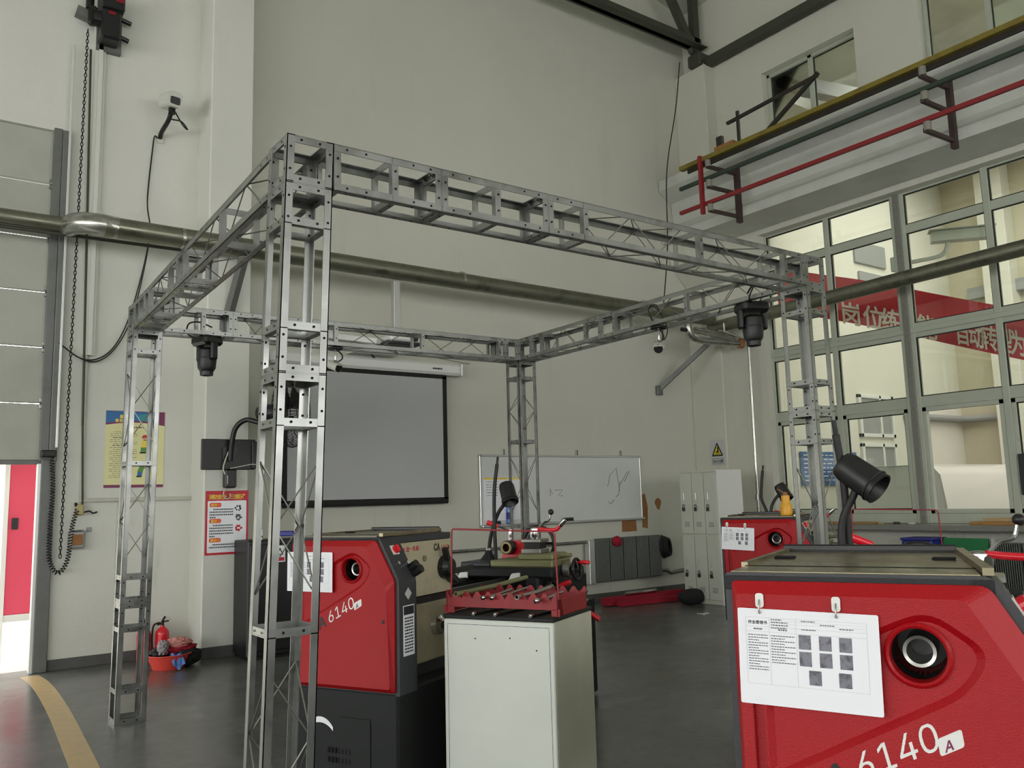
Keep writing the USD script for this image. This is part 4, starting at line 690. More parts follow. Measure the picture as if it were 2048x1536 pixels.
# ------------------------------------------------------------------ radiators, back floor clutter, lockers
def radiator(x0, x1, z0, z1, panels, label, ax='x', y0=YB - .17):
    w = (x1 - x0) / panels; base = (x0, y0, z0) if ax == 'x' else (y0, x0, z0)
    t = Thing('radiator', label, 'radiator', base); m = lambda lo, hi: MB().box(lo, hi, .004) if ax == 'x' else MB().box((lo[1], lo[0], lo[2]), (hi[1], hi[0], hi[2]), .004)
    obj('core', m((x0, y0 + .05, z0 + .02), (x1, y0 + .12, z1 - .02)), 'dark_metal', t)
    for k in range(panels):
        p = obj('panel', m((x0 + k * w + .006, y0 + .03, z0), (x0 + (k + 1) * w - .006, y0 + .06, z1)), 'radiator', t); f = MB(); n = 12
        for j in range(n): a = x0 + k * w + .012 + j * (w - .024) / n; q = m((a, y0, z0 + .015), (a + .011, y0 + .032, z1 - .01)); f.v += q.v; f.f += [x + f.n for x in q.f]; f.n += q.n
        obj('fin', f, 'radiator', p, kind='stuff')
    return t
rd = radiator(8.06, 9.36, .28, .885, 5, 'grey finned five-section radiator on the back wall under the whiteboard')
obj('end_plate', MB().box((7.95, YB - .15, .26), (8.055, YB - .05, .87), .008), 'alu', rd)
obj('feed_pipe', MB().cyl((5.2, YB - .09, .835), (8.0, YB - .09, .845), .022, 12), 'galv', rd, True); obj('feed_pipe', MB().tube(bez([(9.36, YB - .1, .37), (9.5, YB - .1, .35), (9.6, YB - .1, .31), (9.75, YB - .1, .32), (10.3, YB - .1, .34)], 5), .03, 10), 'galv', rd, True)
hs = Thing('hose_coil', 'dark coiled hose hanging on the right end of the radiator', 'hose', (9.45, 9.25, .5)); hm = MB()
for k in range(4): hm.ring((9.44 + .02 * k, 9.26 - .02 * k, .70), (.5, -.85, .1), .155 - .012 * k, .022, 26, 7)
obj('loop', hm, 'black_rubber', hs, True)
rg = MB().ball((0, 0, 0), .075, 3, (1.15, .8, .95)); rg.v = [v * (1 + .35 * (meshkit.fbm(v * 22, 3)[:, None] - .5)) + V([8.43, YB - .20, .835]) for v in rg.v]; obj('red_rag', rg, 'cloth_red', label='crumpled red rag stuffed on the top of the radiator', cat='rag', smooth=True)
obj('rust_patch', MB().prism(Polygon([(8.72, .95), (9.02, .95), (9.01, 1.11), (8.73, 1.11)]), 0, .002, O=(0, YB, 0), en=(0, -1, 0)), 'rust', label='rusty brown patch on the wall below the right end of the whiteboard', cat='stain', kind='stuff')
obj('rust_run', MB().prism(unary_union([Polygon([(9.14, 1.0), (9.25, .98), (9.27, 1.3), (9.22, 1.5), (9.15, 1.48)]), circle(9.49, 1.36, .07, 9), Polygon([(9.44, 1.36), (9.54, 1.36), (9.52, 1.25), (9.46, 1.27)])]), 0, .002, O=(0, YB, 0), en=(0, -1, 0)), 'rust', label='orange rust stains on the wall to the right of the whiteboard', cat='stain', kind='stuff')
fc = Thing('folded_crane', 'dark red folded engine crane lying on the floor by the back wall', 'engine crane', (8.5, 8.8, 0))
obj('beam', MB().obox((7.9, 8.9, .06), (9.2, 8.68, .09), .16, .1), 'cloth_red', fc); obj('leg', MB().obox((8.0, 8.72, .04), (9.3, 8.5, .05), .1, .07), 'cloth_red', fc); obj('ram', MB().cyl((8.2, 8.8, .15), (8.7, 8.72, .16), .03, 12), 'chrome', fc); obj('wheel', MB().cyl((9.25, 8.50, .06), (9.25, 8.42, .06), .06, 16), 'black', fc)
bg = MB().ball((0, 0, 0), .2, 3, (1.1, .7, .55)); bg.v = [v * (1 + .4 * (meshkit.fbm(v * 7 + 3, 3)[:, None] - .5)) + V([8.86, 8.2, .1]) for v in bg.v]; obj('black_bag', bg, 'cloth_black', label='dark crumpled bag on the floor beside the lockers', cat='bag', smooth=True)
tg_ = Thing('steel_tongs', 'dark steel tongs lying on the floor right of the white cabinet', 'tongs', (7.3, 8.6, 0)); obj('jaw', MB().obox((7.22, 8.82, .02), (7.36, 8.5, .02), .03, .02), 'dark_metal', tg_); obj('jaw', MB().obox((7.25, 8.84, .02), (7.42, 8.52, .02), .025, .02), 'steel', tg_)
pp = MB().prism(Polygon([(0, 0), (.16, .04), (.2, .12), (.1, .1), (.04, .14), (.05, .06)]), 0, .006, O=(8.14, 7.36, .001), ex=(1, 0, 0), ey=(0, 1, 0)); obj('paper_scrap', pp, 'paper', label='small scrap of white paper on the grey floor in front of the lockers', cat='paper scrap')

lo_ = Thing('locker_cabinet', 'pale grey metal locker cabinet with six narrow padlocked doors by the right wall', 'lockers', (9.2, 8.1, 0))
XL, YA, YBk = 8.973, 7.764, 8.42
obj('body', MB().box((XL + .012, YA, 0), (9.50, YBk, 1.80), .006), 'locker', lo_); obj('side_panel', MB().box((XL + .012, YA - .003, 0), (9.50, YA, 1.79)), 'white', lo_, label='white side panel')
obj('top_rail', MB().box((XL, YA, 1.765), (XL + .02, YBk, 1.80), .003), 'locker', lo_)
dw = (YBk - YA) / 3
for r, (z0, z1) in enumerate(((.06, .90), (.93, 1.76))):
    for k in range(3):
        y0, y1 = YBk - (k + 1) * dw + .004, YBk - k * dw - .004
        d = obj('door', MB().box((XL - .006, y0, z0), (XL + .012, y1, z1), .005), 'locker', lo_)
        zz = z0 + (.46 if r else .44); obj('handle', MB().box((XL - .018, y1 - .075, zz), (XL - .006, y1 - .055, zz + .10), .004), 'alu', d)
        obj('padlock', MB().box((XL - .035, y1 - .085, zz - .15), (XL - .012, y1 - .045, zz - .10), .006).tube(bez([(XL - .02, y1 - .078, zz - .10), (XL - .02, y1 - .078, zz - .065), (XL - .02, y1 - .052, zz - .065), (XL - .02, y1 - .052, zz - .10)], 4), .004, 5), 'black', d)
        v_ = MB()
        for q_ in range(4): v_.box((XL - .0075, y0 + .06, z0 + .10 + .018 * q_), (XL - .005, y1 - .06, z0 + .106 + .018 * q_))
        obj('vent_slot', v_, 'ink', d, kind='stuff')
sg = Thing('warning_sign', 'grey warning sign with a yellow triangle on the corner pillar above the lockers', 'sign', (10.37, 8.91, 1.9))
S = lambda n, p, m, a, b: obj(n, MB().prism(p, a, b, O=(10.38, 9.06, 1.90), ex=(0, -1, 0), ey=(0, 0, 1), en=(-1, 0, 0)), m, sg)
S('plate', rect(0, 0, .3, .4, .006), 'sign_grey', .001, .005)
tri = Polygon([(.035, .145), (.265, .145), (.15, .365)]).buffer(-.012).buffer(.012)
S('triangle_border', tri.difference(tri.buffer(-.022)), 'ink_dark', .005, .0062); S('triangle', tri.buffer(-.022), 'sign_yellow', .005, .006)
S('pictogram', unary_union([Polygon([(.15, .29), (.175, .29), (.178, .215), (.19, .20), (.12, .20), (.115, .212), (.148, .225)]), rect(.10, .175, .20, .18), *[Polygon([(.105 + .025 * k, .18), (.115 + .025 * k, .18), (.11 + .025 * k, .197)]) for k in range(4)]]), 'ink_dark', .006, .0068)
S('text_frame', rect(.04, .025, .26, .11).difference(rect(.045, .03, .255, .105)), 'ink_dark', .005, .006); S('text', affinity.translate(cjk('当心扎脚', .046, 1.06), .054, .045), 'ink_dark', .005, .006)

# ------------------------------------------------------------------ the square-tube truss frame
TW, TT, TH = .205, .033, 2.994
tr_ = Thing('truss_frame', 'square galvanised steel lattice truss frame on four posts standing over the lathes', 'truss', (3.2, 4.9, 0))
def lattice(name, O, eL, eA, eB, length, rungs, joints, holes_at):
    """A four-chord truss length: chords, square rungs, zigzag braces and bolt holes. l runs along eL, a and b across (0 to TW)."""
    O, eL, eA, eB = (V(q, float) for q in (O, eL, eA, eB)); T = lambda l, a, b: O + l * eL + a * eA + b * eB
    def bar(mb, l0, l1, a0, a1, b0, b1):
        c = [T(l, a, b) for l in (l0, l1) for a, b in ((a0, b0), (a1, b0), (a1, b1), (a0, b1))]
        mb.add(c, [(0, 2, 1), (0, 3, 2), (4, 5, 6), (4, 6, 7)] + [t for k in range(4) for t in ((k, (k + 1) % 4, (k + 1) % 4 + 4), (k, (k + 1) % 4 + 4, k + 4))])
    t = .004
    bolts = MB()
    for j in joints:
        for a, b in ((.06, TW - .018), (TW - .06, .018), (.06, .018), (TW - .06, TW - .018)):
            for sgn in (-1, 1):
                c = T(j + sgn * .014, a, b); bolts.cyl(T(j, a, b), T(j + sgn * .02, a, b), .011, 6); bolts.cyl(T(j + sgn * .02, a, b), T(j + sgn * .032, a, b), .005, 5)
    if not joints: bolts.cyl(T(.012, .05, .02), T(.03, .05, .02), .01, 6)
    root = obj(name, bolts, 'steel', tr_, label=None)
    for ca in (0, 1):
        for cb in (0, 1):
            mb = MB(); a0, b0 = (0, 0)
            A0, A1 = (0, TT) if not ca else (TW - TT, TW); B0, B1 = (0, TT) if not cb else (TW - TT, TW)
            bar(mb, 0, length, A0, A1, *((0, t) if not cb else (TW - t, TW)))      # flange in the b face
            bar(mb, 0, length, *((0, t) if not ca else (TW - t, TW)), B0, B1)       # flange in the a face
            obj('chord', mb, 'galv', root)
    frames = []
    for r in rungs: frames.append((r, 1))
    for j in joints: frames += [(j, 1), (j, -1)]
    frames += [(0, 1), (length, -1)]
    for l, s in sorted(frames):
        mb = MB(); l1 = l + s * TT; e = .0015
        for b0, b1 in ((e, t + e), (TW - t - e, TW - e)): bar(mb, l, l1, TT * .6, TW - TT * .6, b0, b1)
        for a0, a1 in ((e, t + e), (TW - t - e, TW - e)): bar(mb, l, l1, a0, a1, TT * .6, TW - TT * .6)
        lp = l + s * .001
        bar(mb, lp, lp + s * t, 0, TW, 0, TT); bar(mb, lp, lp + s * t, 0, TW, TW - TT, TW); bar(mb, lp, lp + s * t, 0, TT, TT, TW - TT); bar(mb, lp, lp + s * t, TW - TT, TW, TT, TW - TT)
        obj('rung', mb, 'galv', root)
    stops = sorted([0, length, *rungs, *joints]); f = 0
    for l0, l1 in zip(stops, stops[1:]):
        if l1 - l0 < .52: continue
        n = max(2, int(round((l1 - l0 - .30) / .21))); ls = np.linspace(l0 + .15, l1 - .13, n + 1); d = .012
        for face in range(4):
            mb = MB()
            for k in range(n):
                p0, p1 = ((k + face + f) % 2), ((k + 1 + face + f) % 2); c0, c1 = (TW - .015 if p0 else .015), (TW - .015 if p1 else .015)
                q = [(T(ls[k], c0, d), T(ls[k + 1], c1, d)), (T(ls[k], TW - d, c0), T(ls[k + 1], TW - d, c1)), (T(ls[k], c1, TW - d), T(ls[k + 1], c0, TW - d)), (T(ls[k], d, c1), T(ls[k + 1], d, c0))][face]
                mb.tube(q, .0034, 5)
            obj('brace', mb, 'galv_wire', root)
        f += 1
    hm = MB(); r = .0055; q8 = np.arange(8) / 8 * 2 * np.pi
    uL, uA, uB = unit(eL), unit(eA), unit(eB)
    def hole(c, n_, u): n_ = unit(n_); w = np.cross(n_, u); hm.add(np.vstack([c + n_ * .0012, c + n_ * .0012 + r * (np.cos(q8)[:, None] * u + np.sin(q8)[:, None] * w)]), [(0, k + 1, (k + 1) % 8 + 1) for k in range(8)])
    for l, s in frames:
        for a in (.062, TW - .062):
            hole(T(l + s * .018, a, 0), -uB, uL); hole(T(l + s * .018, a, TW), uB, uL); hole(T(l + s * .018, 0, a), -uA, uL); hole(T(l + s * .018, TW, a), uA, uL)
    for l in holes_at:
        for x in (.0165, TW - .0165):
            hole(T(l, x, 0), -uB, uL); hole(T(l, x, TW), uB, uL); hole(T(l, 0, x), -uA, uL); hole(T(l, TW, x), uA, uL)
            for y_, n_ in ((t + .0015, uB), (TW - t - .0015, -uB)): hole(T(l, x, y_), n_, uL)
    obj('bolt_hole', hm, 'hole', root, kind='stuff')
X_, Y_, Z_ = V([1, 0, 0.]), V([0, 1, 0.]), V([0, 0, 1.])
PT = TH - TW
posts = {'N': ((1.141, 3.221), (1.234, 3.221), [2.61, 2.175, 1.785, .98, .2], [2.0]), 'L': ((1.332, 6.612), (1.373, 6.593), [2.61, 1.79, .98, .62, .2], [.815]),
         'B': ((4.80, 6.50), (4.80, 6.50), [2.61, 2.0, 1.2, .2], [.82]), 'R': ((4.70, 3.22), (4.695, 3.218), [2.61, 2.15, 1.77, .98, .2], [1.98])}
for k, (b, tp, rg_, jt) in posts.items():
    eL = (V([*tp, 0]) - V([*b, 0])) / TH + Z_
    near = [z for j in [*jt, PT] for z in (j - .06, j - .15) if z > .05] + [j + .06 for j in jt] + [j + .15 for j in jt]
    lattice('post', (*b, 0), eL, X_, Y_, PT, rg_, jt, near)
    lattice('corner_block', V([*b, 0]) + eL * PT, eL, X_, Y_, TW, [], [], [.055, .15])
def beam(p0, p1, eAx, rungs, joints):
    p0, p1 = V([*p0, PT]), V([*p1, PT]); Ln = np.linalg.norm(p1 - p0); e = (p1 - p0) / Ln
    lattice('beam', p0, e, eAx, Z_, Ln, rungs, joints, sorted([z for j in [0, *joints, Ln] for z in (j - .06, j - .15, j + .06, j + .15) if .03 < z < Ln - .03]))
beam((1.234 + TW, 3.221), (4.695, 3.218), Y_, [.275, .83, 1.385, 2.26, 3.04], [.533, 1.155])
beam((1.243, 3.221 + TW), (1.373, 6.593), X_, [.82, 1.63, 2.02, 2.65, 3.0], [1.8, 2.81])
beam((1.373 + TW, 6.593), (4.80, 6.50), Y_, [.275, 1.355, 2.178, 3.0], [.515, 1.1, 3.08])
beam((4.70, 3.218 + TW), (4.80, 6.50), X_, [.845, 1.665, 2.045, 2.69], [1.85, 2.86])

# stage lights and cameras hung from the beams
def moving_head(x, y, z, label, yaw):
    t = Thing('stage_light', label, 'stage light', (x, y, z), yaw, local=True)
    obj('base', MB().box((-.085, -.10, -.075), (.085, .10, .0), .02), 'black', t); obj('hook_clamp', MB().tube(bez([(0, 0, 0), (.02, 0, .035), (.05, 0, .04), (.055, 0, .01)], 5), .009, 8), 'dark_metal', t)
    for s in (-1, 1): obj('yoke_arm', MB().box((-.03, s * .092 - .016, -.19), (.03, s * .092 + .016, -.05), .012), 'black', t)
    h = obj('head', MB().lathe([(0, 0), (.05, .0), (.068, .02), (.072, .1), (.066, .16), (.05, .185)], (0, 0, -.09), (0, .0, -1), 22), 'black', t, 35); obj('lens_rim', MB().lathe([(.05, 0), (.048, .03), (.036, .032), (.034, .02), (0, .016)], (0, 0, -.275), (0, 0, -1), 22), 'black', h, 35)
    obj('ring', MB().ring((0, 0, -.17), (0, 0, 1), .072, .005, 22, 6), 'charcoal', h)
    obj('power_lead', MB().tube(bez([(-.06, .05, -.02), (-.12, .08, .02), (-.13, .05, .09), (-.06, .02, .11), (.04, .0, .08)], 6), .006, 6), 'cable', t)
moving_head(1.92, 6.66, 2.79, 'black moving-head stage light under the truss beam beside the far left post', .3)
moving_head(4.80, 3.74, 2.79, 'black moving-head stage light under the truss beam beside the right post', 1.2)
def hung_camera(x, y, label, d, drop):
    t = Thing('hung_camera', label, 'camera', (x, y, 2.79), 0, local=True); d = unit(d); s = unit(np.cross(d, [0, 0, 1]))
    obj('clamp', MB().box((-.05, -.05, -.03), (.05, .05, .0), .01), 'black', t); obj('drop_rod', MB().cyl((0, 0, -.03), (0, 0, -drop), .008, 10), 'chrome', t, True); obj('joint', MB().cyl((-.012, 0, -drop), (.03, 0, -drop - .012), .012, 10), 'steel', t)
    c = V([0, 0, -drop - .05]); obj('housing', MB().cyl(c - d * .07, c + d * .05, .034, 18), 'cctv', t, 35); obj('lens', MB().cyl(c + d * .05, c + d * .058, .024, 16), 'black', t); obj('front_ring', MB().ring(c + d * .05, d, .03, .006, 18, 6), 'dark_metal', t)
    obj('sun_shield', MB().obox(c - d * .06 + Z_ * .037, c + d * .09 + Z_ * .032, .07, .006), 'cctv', t)
    obj('lead', MB().tube(bez([(.02, .01, -.02), (.07, .02, -.06), (.07, .02, -drop * .8), (.02, 0, -drop - .01)], 8), .006, 6), 'cable', t)
    return t
hung_camera(2.97, 6.62, 'small bullet camera hanging from the back truss beam in front of the projector screen', (.25, -.9, -.35), .12)
hc = hung_camera(4.80, 4.64, 'small bullet camera with cable loops hanging from the right-hand truss beam', (-.75, -.5, -.4), .12)
obj('cable_loop', MB().tube(bez([(-.05, .0, .03), (-.08, .02, .12), (.0, .05, .17), (.08, .03, .1), (.12, .02, -.02), (.10, .04, -.1), (.05, .05, -.15), (.0, .04, -.12)], 8), .0045, 5).tube(bez([(-.02, .03, .02), (-.05, .05, .13), (.05, .06, .18), (.1, .05, .04), (.06, .03, -.14)], 8), .004, 5), 'cable', hc)

# ------------------------------------------------------------------ the red lathes (local axes: x across towards the operator, y along the bed, z up)
def inset(corners, d):
    """The polygon moved inwards by d, corner by corner."""
    n = len(corners); c = V(corners, float); out = []
    area = .5 * sum(c[i][0] * c[(i + 1) % n][1] - c[(i + 1) % n][0] * c[i][1] for i in range(n)); sg_ = 1 if area > 0 else -1
    for i in range(n):
        a, b, e = c[i - 1], c[i], c[(i + 1) % n]; u, w = unit(b - a), unit(e - b); n1, n2 = V([-u[1], u[0]]) * sg_, V([-w[1], w[0]]) * sg_
        m_ = n1 + n2; out.append(b + m_ * d / max(.3, 1 + n1 @ n2))
    return V(out)
def round_corners(corners, r, n=5):
    c = V(corners, float); k = len(c); out = []; r = [r] * k if np.ndim(r) == 0 else r
    for i in range(k):
        a, b, e = c[i - 1], c[i], c[(i + 1) % k]; u, w = unit(a - b), unit(e - b); q = min(r[i], .45 * np.linalg.norm(a - b), .45 * np.linalg.norm(e - b)); p0, p1 = b + u * q, b + w * q
        for t in np.linspace(0, 1, n): out.append((1 - t) ** 2 * p0 + 2 * t * (1 - t) * b + t * t * p1)
    return V(out)
LH = 1.295
def lathe(O, th, label, carriage, shift, lamp_pts, lamp_dir, dz=0.0, hose=None, front=True):
    t = Thing('lathe', label, 'lathe', (*O, dz), th - math.pi / 2, local=True)
    P = lambda pts: Polygon(pts)
    face = dict(ex=(1, 0, 0), ey=(0, 0, 1), en=(0, -1, 0))       # a flat thing on the end cover, thickness towards the viewer of that end
    # base, end housing, headstock
    bs = MB().box((.025, .0, .0), (.66, .68, .56), .012); obj('pedestal', bs, 'machine_dark', t)
    obj('pedestal_door', MB().box((.31, -.006, .08), (.50, .0, .42), .003), 'machine_dark', t)
    vs_ = MB()
    for r in range(2):
        for k in range(7): vs_.box((.24 + k * .022, -.0075, .20 + r * .045), (.249 + k * .022, -.004, .225 + r * .045))
    obj('vent_slot', vs_, 'hole', t, kind='stuff')
    obj('warning_label', MB().prism(Polygon([(.19 + .11 * math.cos(a), .27 + .14 * math.sin(a)) for a in np.linspace(1.9, .75, 9)] + [(.19 + .11 * math.cos(a), .27 + .112 * math.sin(a)) for a in np.linspace(.75, 1.9, 9)]), .001, .003, **face), 'paper', t, label='curved white sticker')
    prof = [(0, .54), (0, LH), (.555, LH), (.672, 1.085), (.672, .54)]
    obj('end_housing', MB().prism(P(round_corners(prof, [.004, .012, .03, .03, .004])).difference(circle(.402, 1.134, .0535, 30)), -.15, 0, **face), 'charcoal', t)
    obj('headstock', MB().box((.03, .15, .54), (.535, .68, 1.255), .012), 'charcoal', t)
    obj('top_rim', MB().prism(P([(.0, .0), (.555, 0), (.50, .70), (-.0, .70)]), 1.255, 1.288, ex=(1, 0, 0), ey=(0, 1, 0), en=(0, 0, 1)).obox((.0, .70, 1.288), (.475, .70, 1.288), .02, .03), 'charcoal', t)
    lid = obj('top_lid', MB().prism(P([(.012, .012), (.53, .012), (.475, .685), (.012, .685)]), 1.286, 1.297, ex=(1, 0, 0), ey=(0, 1, 0), en=(0, 0, 1)), 'olive_metal', t, label='bare oily steel lid')
    obj('lid_rail', MB().obox((.545, .03, 1.302), (.475, .69, 1.302), .022, .016), 'olive_metal', lid); obj('lid_rail', MB().obox((.008, .16, 1.30), (.008, .69, 1.30), .016, .012), 'olive_metal', lid)
    obj('lid_joint', MB().box((.01, .158, 1.2965), (.52, .161, 1.2985)), 'hole', lid)
    obj('rear_rim', MB().box((-.005, .69, 1.285), (.47, .705, 1.318), .004), 'black', t)
    for x in (.03, .42): obj('lid_handle', MB().box((x, .395, 1.297), (x + .055, .425, 1.304), .003), 'hole', lid)
    # red end cover: a bevelled shell with a recessed pocket round the spindle bore
    A0 = round_corners([(.018, .555), (.651, .555), (.652, 1.083), (.543, 1.277), (.018, 1.277)], [.01, .012, .02, .02, .01])
    inn = [(.031, .575), (.636, .575), (.618, 1.045), (.498, 1.25), (.031, 1.25)]
    A1 = round_corners(inn, [.01, .012, .02, .02, .01])
    pk = [(.085, .845), (.485, 1.058), (.541, 1.145), (.428, 1.228), (.335, 1.190), (.085, 1.055)]
    PK0, PK1 = round_corners(pk, [.02, .05, .05, .05, .05, .02], 6), round_corners(inset(pk, .014), [.015, .045, .045, .045, .045, .015], 6)
    gr = [(.058, .60), (.078, .60), (.078, .82), (.058, .82)]
    cv = MB(); n = len(A0)
    l3 = lambda a, y: [(p[0], y, p[1]) for p in a]
    cv.add(l3(A0, .0) + l3(A0, -.012) + l3(A1, -.034), [q for i in range(2) for j in range(n) for a, b in ((i * n + j, i * n + (j + 1) % n),) for q in ((a, b, b + n), (a, b + n, a + n))])
    top = P(A1).difference(P(PK0)).difference(rect(.056, .60, .080, 1.12)); v2, f2 = trimesh.creation.triangulate_polygon(top, engine='earcut'); cv.add([(x, -.034, z) for x, z in v2], f2)
    m_ = len(PK0); cv.add(l3(PK0, -.034) + l3(PK1, -.022), [q for j in range(m_) for a, b in ((j, (j + 1) % m_),) for q in ((a, b, b + m_), (a, b + m_, a + m_))])
    bc = (.402, 1.134)
    fl = P(PK1).difference(circle(*bc, .066, 32)); v2, f2 = trimesh.creation.triangulate_polygon(fl, engine='earcut'); cv.add([(x, -.022, z) for x, z in v2], f2)
    cv.box((.056, -.02, .60), (.080, -.016, 1.12))
    for x in (.056, .080): cv.box((x - .001, -.034, .60), (x + .001, -.018, 1.12))
    obj('end_cover', cv, 'red', t)
    obj('bore_rim', MB().lathe([(.066, .012), (.0665, -.006), (.060, -.012), (.055, -.008), (.053, .02), (.052, .14)], (bc[0], -.022, bc[1]), (0, 1, 0), 36), 'red', t, 40)
    obj('bore', MB().lathe([(.0525, .02), (.0525, .16), (.0, .16)], (bc[0], -.022, bc[1]), (0, 1, 0), 30), 'black', t, 40)
    obj('spindle', MB().lathe([(.026, .16), (.026, .045), (.033, .043), (.0335, .16)], (bc[0], -.022, bc[1]), (0, 1, 0), 30), 'steel', t, 40)
    obj('cover_lock', MB().cyl((.60, -.034, .89), (.60, -.038, .89), .008, 12), 'black', t)
    # model lettering along the slope of the pocket
    ang = math.atan2(1.058 - .845, .40); ca, sa = math.cos(ang), math.sin(ang); U, W = V([ca, 0, sa]), V([-.0, 0, 1.0])
    def letters(s, h, at, m_, nm, slant=.0, bold=False, sx=1.0):
        v, f = text_flat(s, h, bold); v = V(v); o = V([at[0], -.0345, at[1]])
        obj(nm, MB().add(o + (v[:, :1] * sx) * U + v[:, 1:2] * (W + U * slant) + V([0, -1, 0]) * v[:, 2:3], f), m_, t)
    letters('6140', .058, (.268, .868), 'white', 'model_number', -.22, False, .92)
    letters('CA', .058, (.155, .806), 'black', 'model_letters', -.22, True, 1.0)
    pl = affinity.affine_transform(rect(0, 0, .052, .034, .006), [ca, -.10, sa, 1.0, .428, .938]); obj('letter_plate', MB().prism(pl, .034, .0348, **face), 'white', t)
    letters('A', .020, (.437, .947), 'purple_print', 'plate_letter', .0, True)
    for x in (.094, .265): pass
    # operator side of the end housing: slope with switch and knobs, label plate below
    sl = unit([.672 - .555, 0, 1.085 - LH]); nl = unit(V([-sl[2], 0, sl[0]])); nl = nl if nl[0] > 0 else -nl; at = lambda q, y: V([.555, y, LH]) + sl * q
    obj('switch_plate', MB().obox(at(.055, .075) + nl * .002, at(.105, .075) + nl * .002, .05, .004, nl), 'white', t); obj('switch_knob', MB().cyl(at(.08, .078), at(.08, .078) + nl * .02, .02, 16).obox(at(.062, .078) + nl * .024, at(.098, .078) + nl * .024, .01, .012, nl), 'red_plastic', t)
    for q, y, r, h, m_ in ((.155, .05, .009, .012, 'chrome'), (.165, .10, .010, .03, 'chrome'), (.185, .135, .020, .05, 'black'), (.215, .145, .022, .055, 'dark_metal')): obj('push_button', MB().cyl(at(q, y), at(q, y) + nl * h, r, 14), m_, t)
    sd = dict(O=(.672, 0, 0), ex=(0, 1, 0), ey=(0, 0, 1), en=(1, 0, 0))
    obj('warning_diamond', MB().prism(P([(.075, .985), (.105, 1.015), (.075, 1.045), (.045, 1.015)]), .001, .003, **sd), 'sign_grey', t)
    lp = obj('label_plate', MB().prism(rect(.03, .72, .125, .96), .001, .003, **sd), 'paper', t, label='plate of small print')
    obj('plate_field', MB().prism(rect(.034, .915, .121, .955), .003, .0036, **sd), 'ink_dark', lp); pm_ = MB()
    for r in range(12):
        y = .042
        while y < .113: w = RNG.uniform(.006, .02); pm_.box((.6749, y, .895 - r * .0145), (.6756, min(y + w, .115), .902 - r * .0145)); y += w + .004
    obj('print_line', pm_, 'ink_dark', lp, kind='stuff')
    # operator panel
    pn = dict(O=(.535, 0, 0), ex=(0, 1, 0), ey=(0, 0, 1), en=(1, 0, 0))
    obj('control_panel', MB().prism(rect(.152, .968, .678, 1.252, .004), 0, .02, **pn), 'beige', t); obj('panel_top_band', MB().box((.535, .15, 1.253), (.556, .68, 1.288), .004), 'charcoal', t); obj('panel_low_band', MB().box((.53, .152, .935), (.552, .68, .965), .004), 'dark_metal', t)
    obj('maker_name', MB().prism(affinity.translate(cjk('沈一车床', .026, 1.15), .235, 1.205), .0205, .0215, **pn), 'red_print', t)
    obj('maker_emblem', MB().prism(circle(.21, 1.215, .012, 14).difference(circle(.21, 1.215, .006, 10)), .0205, .0215, **pn), 'red_print', t)
    for s_, h, y, m_, b in (('CA', .036, .50, 'black', True), ('6140', .026, .572, 'red_print', False), ('A', .02, .648, 'black', True)):
        v, f = text_flat(s_, h, b); v = V(v); obj('panel_lettering', MB().add(V([.5560, y, 1.195]) + v[:, :1] * V([0, 1, 0]) * .9 + v[:, 1:2] * V([0, 0, 1]) + v[:, 2:3] * V([1, 0, 0]), f), m_, t)
    obj('speed_lever', MB().lathe([(.0, .06), (.045, .055), (.062, .03), (.064, .0)], (.555, .60, 1.10), (1, 0, 0), 24).obox((.59, .595, 1.11), (.60, .545, 1.205), .022, .03, (1, 0, 0)).obox((.585, .60, 1.06), (.59, .66, 1.02), .03, .05, (1, 0, 0)), 'black', t)
    obj('feed_lever', MB().obox((.60, .62, 1.075), (.62, .80, 1.085), .02, .028), 'black', t); obj('sight_glass', MB().cyl((.55, .405, 1.16), (.562, .405, 1.16), .016, 16), 'olive', t)
    obj('feed_box', MB().box((.50, .305, .62), (.552, .88, .925), .008), 'beige', t); obj('feed_dial', MB().lathe([(.0, .045), (.03, .045), (.05, .03), (.055, .0)], (.552, .52, .80), (1, 0, 0), 26), 'chrome', t, 40); obj('dial_hub', MB().cyl((.59, .52, .80), (.604, .52, .80), .022, 16), 'black', t)
    # chuck, bed, tail pedestal
    obj('chuck', MB().lathe([(0, 0), (.10, 0), (.105, .03), (.135, .04), (.138, .16), (.128, .17), (.04, .17), (.04, .12), (0, .12)], (.29, .68, 1.12), (0, 1, 0), 36), 'dark_metal', t, 35)
    for k in range(3): a = k * 2.094 + .5; d = V([math.cos(a), 0, math.sin(a)]); c = V([.29, .85, 1.12]); obj('chuck_jaw', MB().obox(c + d * .05, c + d * .125, .03, .045, (0, 1, 0)), 'steel', t)
    obj('bed', MB().box((.10, .68, .70), (.52, 2.75, .88), .01), 'machine_dark', t)
    for x in (.13, .42): obj('bed_way', MB().prism(P([(x, .88), (x + .08, .88), (x + .075, .93), (x + .05, .955), (x + .02, .955), (x, .93)]), -2.75, -.68, **face), 'dark_metal', t)
    obj('tail_pedestal', MB().box((.08, 2.2, 0), (.58, 2.75, .70), .012), 'machine_dark', t); obj('chip_tray', MB().box((.0, .68, .52), (.66, 2.2, .56), .01), 'machine_dark', t)
    obj('lead_screw', MB().cyl((.57, .7, .76), (.57, 2.6, .76), .018, 12), 'steel', t); obj('feed_rod', MB().cyl((.575, .7, .69), (.575, 2.6, .69), .013, 12), 'steel', t)
    # carriage with cross slide, tool post and handwheels
    c0, sx = carriage, shift; B = lambda lo, hi, bv=.008: MB().box((lo[0] + sx, lo[1] + c0, lo[2]), (hi[0] + sx, hi[1] + c0, hi[2]), bv); Q = lambda x, y, z: V([x + sx, y + c0, z])
